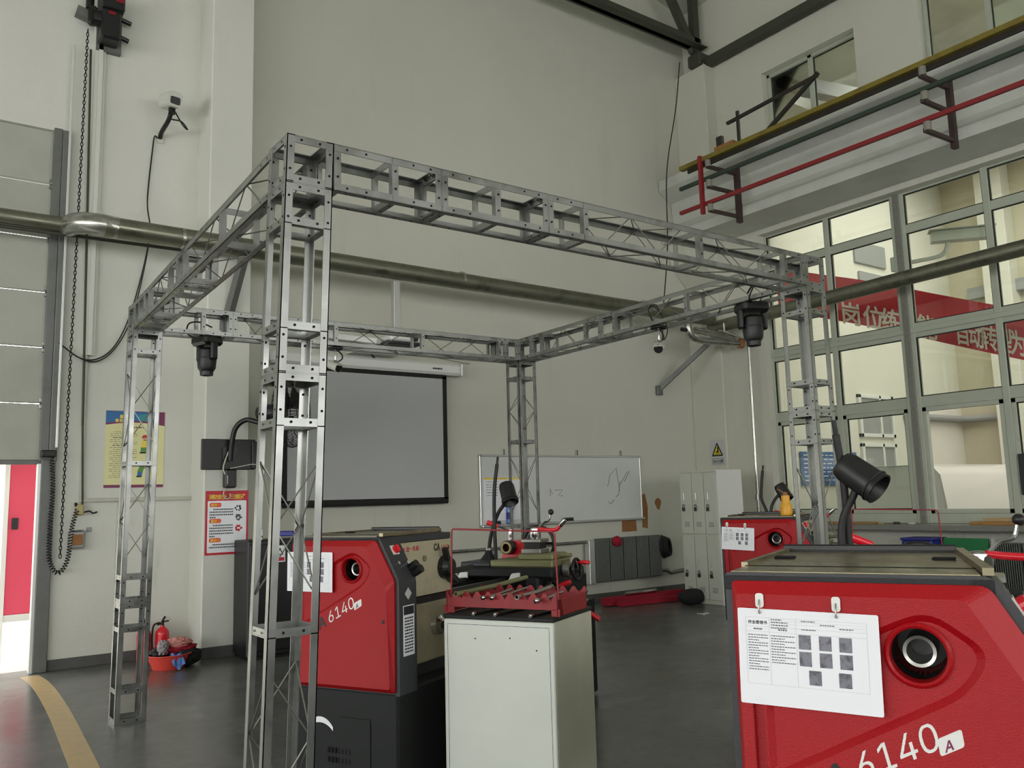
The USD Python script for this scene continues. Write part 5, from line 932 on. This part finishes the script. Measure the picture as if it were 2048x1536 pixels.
    cr = obj('carriage', B((.10, 0, .955), (.80, .36, 1.02), .012), 'machine_dark', t)
    obj('apron', MB().box((.60, c0, .60), (.70, c0 + .42, .97), .015), 'machine_dark', cr)
    for x in (.10, .49): obj('way_wiper', MB().prism(round_corners([(x + sx, .935), (x + sx + .09, .935), (x + sx + .09, .99), (x + sx + .04, .99), (x + sx, .965)], .01) if False else P(round_corners([(x + sx, .935), (x + sx + .085, .935), (x + sx + .085, .99), (x + sx + .03, .985)], .008)), 0, .015, O=(0, c0, 0), **face), 'white', cr)
    obj('rear_slide', B((.115, .02, 1.02), (.335, .34, 1.052)), 'charcoal', cr); obj('cross_slide', B((.335, .03, 1.02), (.79, .33, 1.065)), 'olive', cr)
    obj('compound_slide', B((.53, .06, 1.065), (.78, .30, 1.105)), 'olive', cr); obj('slide_screw', MB().cyl(Q(.78, .18, 1.09), Q(.86, .18, 1.09), .014, 12), 'olive', cr)
    tp_ = obj('tool_post', B((.545, .08, 1.105), (.685, .22, 1.135), .004), 'steel', cr); obj('tool_block', B((.56, .095, 1.135), (.67, .205, 1.175), .002), 'dark_metal', tp_)
    obj('tool_top', B((.545, .08, 1.175), (.685, .22, 1.198), .004), 'steel', tp_)
    for x in (.555, .60, .645): obj('clamp_screw', MB().cyl(Q(x, .09, 1.198), Q(x, .09, 1.225), .009, 6), 'dark_metal', tp_)
    obj('handle_hub', MB().lathe([(.03, 0), (.034, .03), (.03, .065), (.022, .072), (0, .075)], Q(.615, .15, 1.198), (0, 0, 1), 20), 'chrome', tp_, 40)
    obj('clamp_lever', MB().tube(bez([Q(.645, .15, 1.265), Q(.68, .15, 1.30), Q(.72, .15, 1.315), Q(.735, .15, 1.36)], 6), .0075, 8), 'chrome', tp_); obj('lever_ball', MB().ball(Q(.738, .15, 1.37), .019, 2), 'black', tp_, True)
    obj('red_handle', MB().tube(bez([Q(.635, .15, 1.262), Q(.70, .15, 1.255), Q(.77, .15, 1.255), Q(.80, .15, 1.28)], 6), .013, 10), 'red_plastic', tp_, True); obj('handle_tip', MB().cyl(Q(.80, .15, 1.278), Q(.835, .15, 1.32), .014, 14, .017), 'chrome', tp_, True)
    obj('dial', MB().lathe([(.03, 0), (.048, .01), (.048, .05), (.034, .055)], Q(.80, .18, .995), (1, 0, 0), 26), 'steel', cr, 35); hw = obj('handwheel', MB().ring(Q(.895, .18, 1.0), (1, 0, .05), .066, .011, 30, 8).cyl(Q(.85, .18, 1.0), Q(.905, .18, 1.0), .016, 12), 'black', cr, True)
    for k in range(3): a = k * 2.094; obj('spoke', MB().obox(Q(.895, .18, 1.0), Q(.895, .18 + .062 * math.cos(a), 1.0 + .062 * math.sin(a)), .016, .012), 'black', hw)
    obj('grip', MB().lathe([(.006, 0), (.006, .02), (.012, .022), (.015, .05), (.012, .085), (0, .088)], Q(.90, .18, 1.045), (1, 0, 0), 14), 'red_plastic', hw, True)
    for (x, y, z), d in (((.74, .12, .88), (1, 0, .35)), ((.74, .30, .83), (1, 0, .05))): obj('apron_lever', MB().cyl((x - .04 + sx * .3, y + c0, z - .02), V([x + sx * .3, y + c0, z]) + unit(d) * .06, .009, 10), 'steel', cr); obj('lever_grip', MB().cyl(V([x + sx * .3, y + c0, z]) + unit(d) * .06, V([x + sx * .3, y + c0, z]) + unit(d) * .14, .015, 12, .018), 'red_plastic', cr, True)
    obj('apron_wheel', MB().ring((.74, c0 + .1, .82), (1, 0, 0), .11, .013, 30, 8).cyl((.69, c0 + .1, .82), (.75, c0 + .1, .82), .022, 14).obox((.74, c0 + .0, .82), (.74, c0 + .2, .82), .02, .014).obox((.74, c0 + .1, .71), (.74, c0 + .1, .93), .014, .02, (1, 0, 0)), 'dark_metal', cr, True)
    obj('start_lever', MB().tube(bez([(.60, c0 + .30, .60), (.72, c0 + .32, .66), (.84, c0 + .34, .72), (.88, c0 + .36, .71)], 6), .010, 8), 'dark_metal', cr); obj('start_grip', MB().cyl((.88, c0 + .36, .712), (.96, c0 + .38, .66), .016, 12, .019), 'red_plastic', cr, True)
    # tailstock
    ty = c0 + .42; tb = obj('tailstock', MB().prism(P(round_corners([(.19, .955), (.40, .955), (.385, 1.02), (.36, 1.07), (.36, 1.17), (.23, 1.17), (.23, 1.07), (.205, 1.02)], .02)), -(ty + .32), -ty, **face), 'red_plastic', t)
    obj('quill', MB().lathe([(0, .07), (.028, .07), (.028, .0), (.046, 0), (.05, .03), (.05, .07)], (.293, ty - .07, 1.125), (0, 1, 0), 28), 'dark_metal', tb, 35); obj('quill_ring', MB().ring((.293, ty - .07, 1.125), (0, 1, 0), .034, .008, 26, 6), 'junction', tb, True)
    obj('lock_post', MB().cyl((.24, ty + .1, 1.17), (.24, ty + .1, 1.245), .014, 12), 'chrome', tb, True); obj('lock_lever', MB().cyl((.24, ty + .1, 1.235), (.15, ty + .06, 1.275), .007, 8), 'chrome', tb); obj('lock_grip', MB().cyl((.16, ty + .065, 1.27), (.09, ty + .03, 1.30), .014, 12, .017), 'red_plastic', tb, True)
    obj('tail_wheel', MB().ring((.293, ty + .46, 1.125), (0, 1, 0), .125, .013, 34, 8).cyl((.293, ty + .32, 1.125), (.293, ty + .48, 1.125), .025, 14).obox((.17, ty + .46, 1.125), (.416, ty + .46, 1.125), .014, .02).obox((.293, ty + .46, 1.0), (.293, ty + .46, 1.25), .014, .02), 'black', tb, True)
    # work lamp on its gooseneck, coolant hose
    lb = V(lamp_pts[0]); lm = obj('work_lamp', MB().lathe([(.06, 0), (.058, .012), (.03, .045), (.022, .07), (0, .075)], lb, (0, 0, 1), 20), 'black', t, 40); obj('lamp_collar', MB().cyl(lb + Z_ * .055, lb + Z_ * .085, .02, 12), 'steel', lm)
    obj('gooseneck', MB().tube(bez([lb + Z_ * .05] + [V(p) for p in lamp_pts[1:]], 10), .0125, 10), 'black_rubber', lm, True)
    hd_, dd = V(lamp_pts[-1]), unit(lamp_dir); obj('lamp_head', MB().lathe([(0, -.075), (.046, -.072), (.052, -.05), (.054, .05), (.056, .075), (.050, .076), (.045, .06), (.02, .0), (0, -.01)], hd_, dd, 26), 'black', lm, 40)
    obj('head_rim', MB().ring(hd_ + dd * .055, dd, .056, .003, 26, 5), 'black_rubber', lm)
    if hose: obj('coolant_hose', MB().tube(bez(hose, 10), .0125, 10).cyl(hose[-1], V(hose[-1]) + unit(V(hose[-1]) - V(hose[-2])) * .05, .008, 8), 'black_rubber', t, True)
    return t
def hung_sheet(lt, O, th, x0, x1, z1, h, tilt, lab, dz, big):
    """A laminated instruction sheet hanging on the red end cover from two white stick-on hooks."""
    s = Thing('instruction_sheet', lab, 'instruction sheet', (*O, dz), th - math.pi / 2, local=True)
    ct, st_ = math.cos(tilt), math.sin(tilt); U, W = V([ct, 0, st_]), V([-st_, 0, ct]); o = V([x0, -.040, z1]); fr_ = dict(O=o, ex=U, ey=W, en=(0, -1, 0)); w = x1 - x0
    obj('sheet', MB().prism(rect(0, -h, w, 0, .004), 0, .0012, **fr_), 'paper', s)
    D = lambda nm, p, m, d=.0016: obj(nm, MB().prism(affinity.scale(p, w / .30, h / .21, origin=(0, 0)), .0012, d, **fr_), m, s)
    lines = [rect(.018, -.0195, .275, -.019), rect(.018, -.1655, .275, -.165), rect(.018, -.165, .0185, -.019), rect(.275, -.165, .2755, -.019), rect(.07, -.165, .0705, -.019), rect(.128, -.165, .1285, -.019)] + [rect(.018, z - .0005, .275, z) for z in (-.039, -.05)] + [rect(.0705, z - .0004, .275, z) for z in (-.025, -.031)]
    D('table_rule', unary_union(lines), 'sign_grey')
    D('title', affinity.translate(cjk('作业要领书', .0078, 1.1), .023, -.034), 'ink_dark')
    pm_ = MB(); sc_ = V([w / .30, h / .21])
    def row(x, xe, z, hh):
        while x < xe: q = RNG.uniform(.002, .006); a, b = o + U * x * sc_[0] + W * z * sc_[1], o + U * min(x + q, xe) * sc_[0] + W * z * sc_[1]; pm_.obox(a + V([0, -.0015, 0]), b + V([0, -.0015, 0]), .0006, hh, W); x += q + .0015
    for k in range(4): row(.074, .074 + RNG.uniform(.02, .04), -.0225 - .006 * k, .0022); row(.14 + .04 * (k % 3), .17 + .04 * (k % 3), -.0225 - .006 * k, .002)
    row(.035, .055, -.0445, .003); row(.09, .11, -.0445, .003)
    for k in range(14): row(.022, .066 - (.02 if k % 3 == 2 else 0), -.058 - .0058 * k, .0018)
    for k in range(11): row(.073, .125 - (.022 if k % 2 else 0), -.058 - .0058 * k, .0018)
    obj('print_line', pm_, 'ink', s, kind='stuff')
    for x, z in ((.133, -.083), (.176, -.083), (.218, -.083), (.133, -.119), (.176, -.119), (.218, -.119), (.152, -.158), (.214, -.158)): D('photograph', rect(x, z, x + .026, z + .031), 'photo')
    for x in ((.05, .215) if big else (.05, .215)):
        c = o + U * x * sc_[0] + W * .004; hk = obj('stick_hook', MB().prism(rect(-.009, -.002, .009, .03, .006, 3), -.004, .0, O=c, ex=U, ey=W, en=(0, -1, 0)), 'white', s); obj('wire_hook', MB().tube(bez([c + W * .016 + V([0, -.001, 0]), c + W * .004 + V([0, -.006, 0]), c - W * .008 + V([0, -.007, 0]), c - W * .012 + V([0, -.003, 0])], 5), .0016, 6).ball(c - W * .012 + V([0, -.004, 0]), .0032, 1), 'steel', hk)
    return s
RA, RB, RC = math.radians(27), math.radians(25.3), math.radians(25.35)
OA, OB, OC = (1.7186, 4.3673), (5.0874, 4.3798), (1.6004, 1.3740)
lathe(OA, RA, 'red engine lathe behind the near truss post, headstock panel and carriage facing the white cabinet', 1.50, 0.0,
      [(.27, 1.64, 1.052), (.29, 1.64, 1.22), (.34, 1.65, 1.36), (.40, 1.65, 1.44), (.425, 1.65, 1.50)], (.35, -.3, -.75), .015, [(.335, 1.62, 1.06), (.33, 1.62, 1.3), (.335, 1.62, 1.52), (.345, 1.65, 1.70)])
lathe(OB, RB, 'red engine lathe standing farthest away beside the lockers, with an oil bottle on its lid', 1.05, -.2,
      [(.12, 1.15, 1.052), (.13, 1.15, 1.30), (.15, 1.16, 1.38), (.20, 1.18, 1.45), (.235, 1.2, 1.47)], (.45, -.2, -.8), 0, [(.12, 1.15, 1.06), (.10, 1.15, 1.28), (.05, 1.18, 1.42), (.055, 1.2, 1.55), (.07, 1.2, 1.66)])
lathe(OC, RC, 'red engine lathe nearest the camera, filling the lower right of the picture', 1.0, -.1,
      [(.125, 1.05, 1.06), (.115, 1.05, 1.28), (.125, 1.05, 1.38), (.165, 1.05, 1.46), (.190, 1.05, 1.522)], (.72, -.25, -.55), 0, [(.14, 1.08, 1.05), (.135, 1.08, 1.28), (.135, 1.06, 1.50), (.125, 1.04, 1.665)])
hung_sheet(None, OA, RA, .004, .298, 1.222, .198, -.006, 'small white instruction sheet hanging on the lathe behind the near truss post', .015, False)
hung_sheet(None, OB, RB, .018, .26, 1.228, .165, -.05, 'white instruction sheet hanging on the farthest lathe beside the lockers', 0, False)
hung_sheet(None, OC, RC, .036, .333, 1.220, .208, -.02, 'large laminated instruction sheet with eight photos hanging on the nearest lathe', 0, True)
bo = Thing('oil_bottle', 'yellow plastic oil bottle with a spout on the lid of the farthest lathe', 'bottle', (OB[0], OB[1], 0), RB - math.pi / 2, local=True)
bc_ = (.44, .25, 1.297); obj('body', MB().lathe([(0, 0), (.042, .002), (.045, .02), (.044, .07), (.03, .095), (.032, .13), (.03, .15), (0, .15)], bc_, n=20), 'bottle_yellow', bo, 40); obj('cap', MB().lathe([(.02, .15), (.018, .17), (.006, .178), (0, .178)], bc_, n=14), 'rust', bo); obj('spout', MB().cyl(V(bc_) + V([0, 0, .165]), V(bc_) + V([-.06, 0, .20]), .004, 8), 'rust', bo)


# ------------------------------------------------------------------ white tool cabinets with red bar racks
def cabinet_and_rack(O, th, lab_c, lab_r, tools):
    c = Thing('tool_cabinet', lab_c, 'cabinet', (*O, 0), th - math.pi / 2, local=True)
    obj('body', MB().box((-.60, .012, .06), (0, .47, .90), .006), 'cab_side', c); obj('plinth', MB().box((-.58, .03, 0), (-.02, .45, .06)), 'black', c)
    obj('top', MB().box((-.605, -.004, .90), (.004, .475, .92), .005), 'machine_dark', c)
    d = obj('door', MB().box((-.60, -.004, .065), (.0, .014, .898), .005), 'white_enamel', c)
    g = MB(); e = .0046
    for lo, hi in (((-.578, .10), (-.576, .876)), ((-.024, .10), (-.022, .876)), ((-.578, .874), (-.022, .876)), ((-.578, .10), (-.022, .102))): g.box((lo[0], -.0046, lo[1]), (hi[0], -.0035, hi[1]))
    obj('panel_line', g, 'ink', d); 
    for x, z in ((-.42, .81), (-.23, .82), (-.09, .77)): obj('screw', MB().cyl((x, -.004, z), (x, -.0065, z), .0035, 8), 'screw', d)
    r = Thing('bar_rack', lab_r, 'bar rack', (*O, .92), th - math.pi / 2); L = lambda x, y, z: V([O[0], O[1], 0]) + r.R @ V([x, y, z])
    r.local = False
    def add(nm, mb, m, par=None, sm=False): mb.v = [v @ r.R.T + V([O[0], O[1], 0]) for v in mb.v]; return obj(nm, mb, m, par or r, sm)
    def saw(y):
        n = 10; w = .615 / n; pts = [(-.615, .95), (.002, .95)]
        for k in range(n): x = .002 - k * w; pts += [(x, 1.026), (x - w * .22, 1.026), (x - w * .61, .992), (x - w, 1.026)]
        return Polygon(pts).buffer(0)
    for nm, y in (('front_bar', .05), ('rear_bar', .40)): add(nm, MB().prism(saw(y), -(y + .004), -y, ex=(1, 0, 0), ey=(0, 0, 1), en=(0, -1, 0)), 'red_dull')
    for x in (-.615, -.004): add('end_plate', MB().box((x, .05, .92), (x + .006, .404, 1.0), .001).box((x - .015 if x < -.3 else x - .03, .05, .92), (x + .045 if x < -.3 else x + .015, .056, .955), .001).prism(Polygon([(.05, .92), (.05, 1.03), (.075, 1.03), (.11, .94), (.11, .92)]), 0, .006, O=(x, 0, 0), ex=(0, 1, 0), ey=(0, 0, 1), en=(1, 0, 0)), 'red_dull')
    add('wire_frame', MB().tube([(-.585, .05, 1.0), (-.577, .05, 1.325), (-.57, .05, 1.334), (-.02, .05, 1.318), (-.003, .05, 1.305), (.006, .05, 1.0)], .0045, 7), 'red_dull')
    for k, (x, y0, y1, z, rr, m, lab) in enumerate(tools):
        t = Thing('rack_bar', lab, 'bar', (*O, .99), th - math.pi / 2); 
        mb = MB().tube([(x, y0, z), (x, (y0 + y1) / 2, z), (x, y1, z + .01)], rr, 12, rr < .009)
        if rr >= .009: mb.lathe([(rr, 0), (rr * .62, 0), (rr * .6, .1)], (x, y0, z), (0, 1, 0), 12).lathe([(rr, 0), (rr * .62, 0)], (x, y1, z + .01), (0, 1, 0), 12)
        mb.v = [v @ t.R.T + V([O[0], O[1], 0]) for v in mb.v]; obj('shaft', mb, m, t, True)
        if rr < .009: hd2 = MB().cyl((x, y0 - .006, z), (x, y0 + .012, z), rr * 1.7, 12); hd2.v = [v @ t.R.T + V([O[0], O[1], 0]) for v in hd2.v]; obj('collar', hd2, 'chrome', t, True)
OCA = (2.5364, 3.2162)
cabinet_and_rack(OCA, math.radians(27), 'white enamel tool cabinet standing in front of the lathe at the centre bottom', 'red sawtooth bar rack with a wire frame on top of the white cabinet', [
    (-.523, -.01, .78, 1.018, .0125, 'olive', 'long hollow grey bar lying across the red rack at its left end'),
    (-.385, .02, .32, 1.002, .0065, 'steel', 'thin steel bar in the third notch of the red rack'), (-.34, .03, .45, 1.002, .0065, 'steel', 'short steel bar beside the third notch of the red rack'),
    (-.195, .01, .42, 1.01, .0115, 'steel', 'stubby hollow steel bar in the middle notch of the red rack'), (-.085, .0, .30, .998, .008, 'steel', 'thin steel bar in the right part of the red rack')])
for k, (x, lab) in enumerate(((-.42, 'left'), (-.30, 'middle'), (-.11, 'right'))):
    rz = math.radians(27) - math.pi / 2; R_ = V([[math.cos(rz), -math.sin(rz), 0], [math.sin(rz), math.cos(rz), 0], [0, 0, 1]]); q = lambda *p: V([*OCA, 0]) + R_ @ V(p)
    t = Thing('drill_shank', f'{lab} steel shank poking out under the red rack on the white cabinet', 'drill', q(x, .05, .92)); obj('shank', MB().cyl(q(x, .0, .929), q(x + .03, .25, .929), .008, 12), 'dark_metal', t, True); obj('tip', MB().cyl(q(x - .003, -.02, .929), q(x, .0, .929), .0095, 12), 'chrome', t, True)
uB, vB = V([math.cos(RB), math.sin(RB)]), V([math.sin(RB), -math.cos(RB)]); OCB = V(OB) + vB * 1.47 + uB * .28
cabinet_and_rack(OCB, RB, 'second white tool cabinet hidden behind the nearest lathe', 'second bar rack whose thin red wire frame rises behind the nearest lathe', [(-.42, .0, .5, 1.012, .011, 'steel', 'steel bar on the second bar rack')])

# ------------------------------------------------------------------ left corner: cabinet, extinguishers, basin of clothes
dc = Thing('black_cabinet', 'black metal cabinet standing against the pillar behind the near truss post', 'cabinet', (3.05, 8.5, 0))
obj('body', MB().box((2.84, 8.36, .03), (3.46, 8.78, 1.14), .012), 'black', dc); obj('door', MB().box((2.855, 8.345, .08), (3.445, 8.362, 1.10), .006), 'black', dc); obj('plinth', MB().box((2.86, 8.38, 0), (3.44, 8.76, .03)), 'black', dc); obj('door_handle', MB().box((3.38, 8.33, .55), (3.40, 8.346, .70), .004), 'screw', dc)
st = Thing('warning_sticker', 'small white warning sticker with a triangle on the black cabinet', 'sticker', (3.17, 8.345, .92)); F = lambda n, p, m, a, b: obj(n, MB().prism(p, a, b, O=(3.10, 8.345, .92), en=(0, -1, 0)), m, st)
F('sheet', rect(0, 0, .11, .16), 'paper', .0, .002); F('triangle', Polygon([(.02, .07), (.09, .07), (.055, .14)]).difference(Polygon([(.033, .078), (.077, .078), (.055, .122)])), 'ink_dark', .002, .003); F('red_band', rect(.01, .01, .10, .045), 'red_print', .002, .003)
cup = Thing('paper_cup', 'small white carton standing on the black cabinet', 'carton', (2.98, 8.5, 1.14)); obj('carton', MB().box((2.95, 8.45, 1.14), (3.02, 8.52, 1.24), .006), 'white', cup); obj('stripe', MB().box((2.949, 8.449, 1.16), (3.021, 8.521, 1.18), .004), 'green', cup)
obj('blue_wallet', MB().box((0, 0, 0), (.10, .05, .028), .006).moved([[math.cos(RA - 1.57), -math.sin(RA - 1.57), 0], [math.sin(RA - 1.57), math.cos(RA - 1.57), 0], [0, 0, 1]], (OA[0] - .03, OA[1] + .12, 1.313)), 'crate_blue', label='small blue case on the back edge of the middle lathe lid', cat='case')
def extinguisher(x, y, label, yaw, s=1.0):
    e = Thing('fire_extinguisher', label, 'fire extinguisher', (x, y, 0), yaw, local=True); k = s
    obj('cylinder', MB().lathe([(0, 0), (.062 * k, .0), (.070 * k, .015), (.071 * k, .27 * k), (.066 * k, .305 * k), (.045 * k, .332 * k), (.024 * k, .345 * k), (.022 * k, .365 * k), (0, .366 * k)], n=28), 'red_plastic', e, 40)
    a = np.linspace(-2.5, -.6, 12); r = .0716 * k
    for z0, z1, m in ((.06, .14, 'paper'), (.15, .20, 'paper')): obj('label', MB().add([[r * math.cos(q), r * math.sin(q), z * k] for q in a for z in (z0, z1)], [t for i in range(11) for t in ((2 * i, 2 * i + 2, 2 * i + 3), (2 * i, 2 * i + 3, 2 * i + 1))]), m, e)
    obj('valve', MB().cyl((0, 0, .36 * k), (0, 0, .40 * k), .016, 14).cyl((-.04, 0, .385 * k), (0, 0, .385 * k), .010, 10), 'black', e); obj('gauge', MB().cyl((-.045, 0, .385 * k), (-.032, 0, .385 * k), .017, 14), 'dark_metal', e)
    obj('lever', MB().obox((-.005, 0, .40 * k), (.025, 0, .455 * k), .022, .014).obox((-.01, 0, .40 * k), (.06, 0, .405 * k), .022, .012), 'black', e); obj('pull_ring', MB().ring((.055, 0, .425 * k), (.2, 1, .1), .016, .0018, 16, 5), 'steel', e)
    obj('hose', MB().tube(bez([(-.02, .01, .39 * k), (-.075, .02, .37 * k), (-.09, .02, .26 * k), (-.085, .02, .10 * k), (-.08, .02, .06)], 6), .009, 8), 'black_rubber', e)
extinguisher(2.236, 9.06, 'red fire extinguisher with white labels standing on the right, in the corner by the pillar', .1, .92)
extinguisher(2.075, 9.10, 'red fire extinguisher half hidden behind the far truss post', 1.9, .92)
bs_ = Thing('wash_basin', 'orange-red plastic basin on the floor heaped with clothes', 'basin', (2.18, 8.58, 0)); obj('shell', MB().lathe([(0, .004), (.13, .004), (.135, 0), (.14, .004), (.19, .125), (.205, .13), (.205, .136), (.185, .134), (.135, .012), (0, .012)], (2.18, 8.58, 0), n=36), 'basin', bs_, 35)
obj('rim', MB().ring((2.18, 8.58, .132), (0, 0, 1), .203, .006, 36, 6), 'basin', bs_, True)
def cloth(name, label, cat, m, c, sc, seed, amp=.5, fr=5.0, flatten=None):
    b = trimesh.creation.icosphere(4, 1.0); v = b.vertices.copy(); n1 = meshkit.fbm(v * fr * .5 + seed, 4, seed) - .5; n2 = np.abs(meshkit.noise(v * fr * 1.6 + seed * 3, seed) - .5)
    v = v * (1 + amp * n1[:, None] - .35 * amp * n2[:, None]) * V(sc); v[:, 2] = np.maximum(v[:, 2], -sc[2] * .8)
    obj(name, MB().add(v + V(c), b.faces), m, label=label, cat=cat, smooth=True)
cloth('folded_clothes', 'black jacket bundled in the basin and hanging over its right side', 'jacket', 'cloth_black', (2.33, 8.60, .085), (.15, .13, .10), 3)
cloth('folded_clothes', 'dark red shirt lying on the heap under the pink cloth', 'shirt', 'cloth_red', (2.28, 8.62, .165), (.16, .11, .05), 5)
cloth('folded_clothes', 'crumpled pink patterned cloth on top of the heap in the basin', 'cloth', 'cloth_pink', (2.27, 8.60, .222), (.115, .09, .05), 8, .7, 6)
cloth('folded_clothes', 'grey rag hanging on the left of the clothes heap', 'rag', 'cloth_grey', (2.125, 8.57, .19), (.05, .07, .075), 12, .7, 6)
cloth('folded_clothes', 'dark blue work clothes at the back left of the basin', 'clothes', 'van_glass', (2.10, 8.63, .14), (.09, .08, .05), 14)
bc2 = MB(); pts_ = []
for i in range(9):
    for j in range(9):
        u, w = i / 8, j / 8; pts_.append((2.155 + .10 * u + .02 * w, 8.375 + .05 * (1 - w) + .012 * math.sin(u * 14 + w * 4) - .0 * u, .145 - .135 * w * (1 - .55 * abs(u - .42)) + .01 * math.sin(u * 9)))
bc2.add(pts_, [t for i in range(8) for j in range(8) for a in (i * 9 + j,) for t in ((a, a + 9, a + 10), (a, a + 10, a + 1))]); bc2.add([V(p) + V([.004, .008, 0]) for p in pts_], [t for i in range(8) for j in range(8) for a in (i * 9 + j,) for t in ((a, a + 10, a + 9), (a, a + 1, a + 10))])
obj('blue_cloth', bc2, 'cloth_blue', label='light blue cloth hanging over the front of the basin', cat='cloth', smooth=True)

# ------------------------------------------------------------------ along the right wall and sill
radiator(3.0, 4.92, .30, .825, 6, 'grey finned radiator under the big window at the right edge', 'y', 10.36)
cr_ = Thing('plastic_crate', 'blue perforated plastic bin on the floor under the window sill', 'crate', (10.2, 5.65, 0)); obj('shell', MB().box((10.06, 5.46, 0), (10.4, 5.84, .86), .02), 'crate_blue', cr_); hm_ = MB()
for r in range(3):
    for k in range(7): hm_.box((10.056, 5.50 + .045 * k, .70 + .045 * r), (10.061, 5.525 + .045 * k, .725 + .045 * r))
obj('hole', hm_, 'sign_grey', cr_, kind='stuff'); obj('rim', MB().box((10.05, 5.45, .845), (10.41, 5.85, .875), .008), 'crate_blue', cr_)
gs = Thing('green_panel', 'green painted metal panel leaning against the wall beside the blue bin', 'panel', (10.2, 5.15, 0)); obj('sheet', MB().obox((10.12, 5.17, 0), (10.30, 5.17, .87), .52, .03, (1, 0, .2)), 'green', gs); obj('grey_edge', MB().obox((10.14, 4.88, .2), (10.30, 4.86, .87), .03, .03), 'sign_grey', gs)
pk_ = Thing('wood_plank', 'thin orange-brown plank lying on the window sill behind the lamp', 'plank', (10.6, 6.9, 1.02)); obj('board', MB().box((10.45, 6.42, 1.02), (10.58, 7.75, 1.045), .004), 'wood', pk_)
for k, (y0, lab) in enumerate(((5.06, 'brown timber offcut on the window sill at the right edge, lower of two'), (5.0, 'pale timber offcut lying on top of the brown offcut on the sill'))):
    t = Thing('timber_offcut', lab, 'timber', (10.55, y0 - .2, 1.02 + .045 * k)); obj('block', MB().box((10.4, y0 - .46 + .05 * k, 1.02 + .042 * k), (10.64, y0 + .1 - .1 * k, 1.06 + .042 * k), .004), 'tan' if k else 'wood', t)
for k in range(3): obj('tool_scrap', MB().box((10.42, 6.28 - .2 * k, 1.02), (10.5, 6.34 - .2 * k, 1.04 + .01 * (k % 2)), .006), ('junction', 'charcoal', 'sign_grey')[k], label=('small greenish scrap on the sill', 'small dark scrap on the sill', 'small grey scrap on the sill')[k] + ' left of the timber offcuts', cat='scrap')
obj('door_plate', MB().box((XF - .03, 4.2, 1.36), (XF + .0, 4.70, 1.84), .006), 'black', label='black plate fixed on the window at the right edge of the picture', cat='plate')
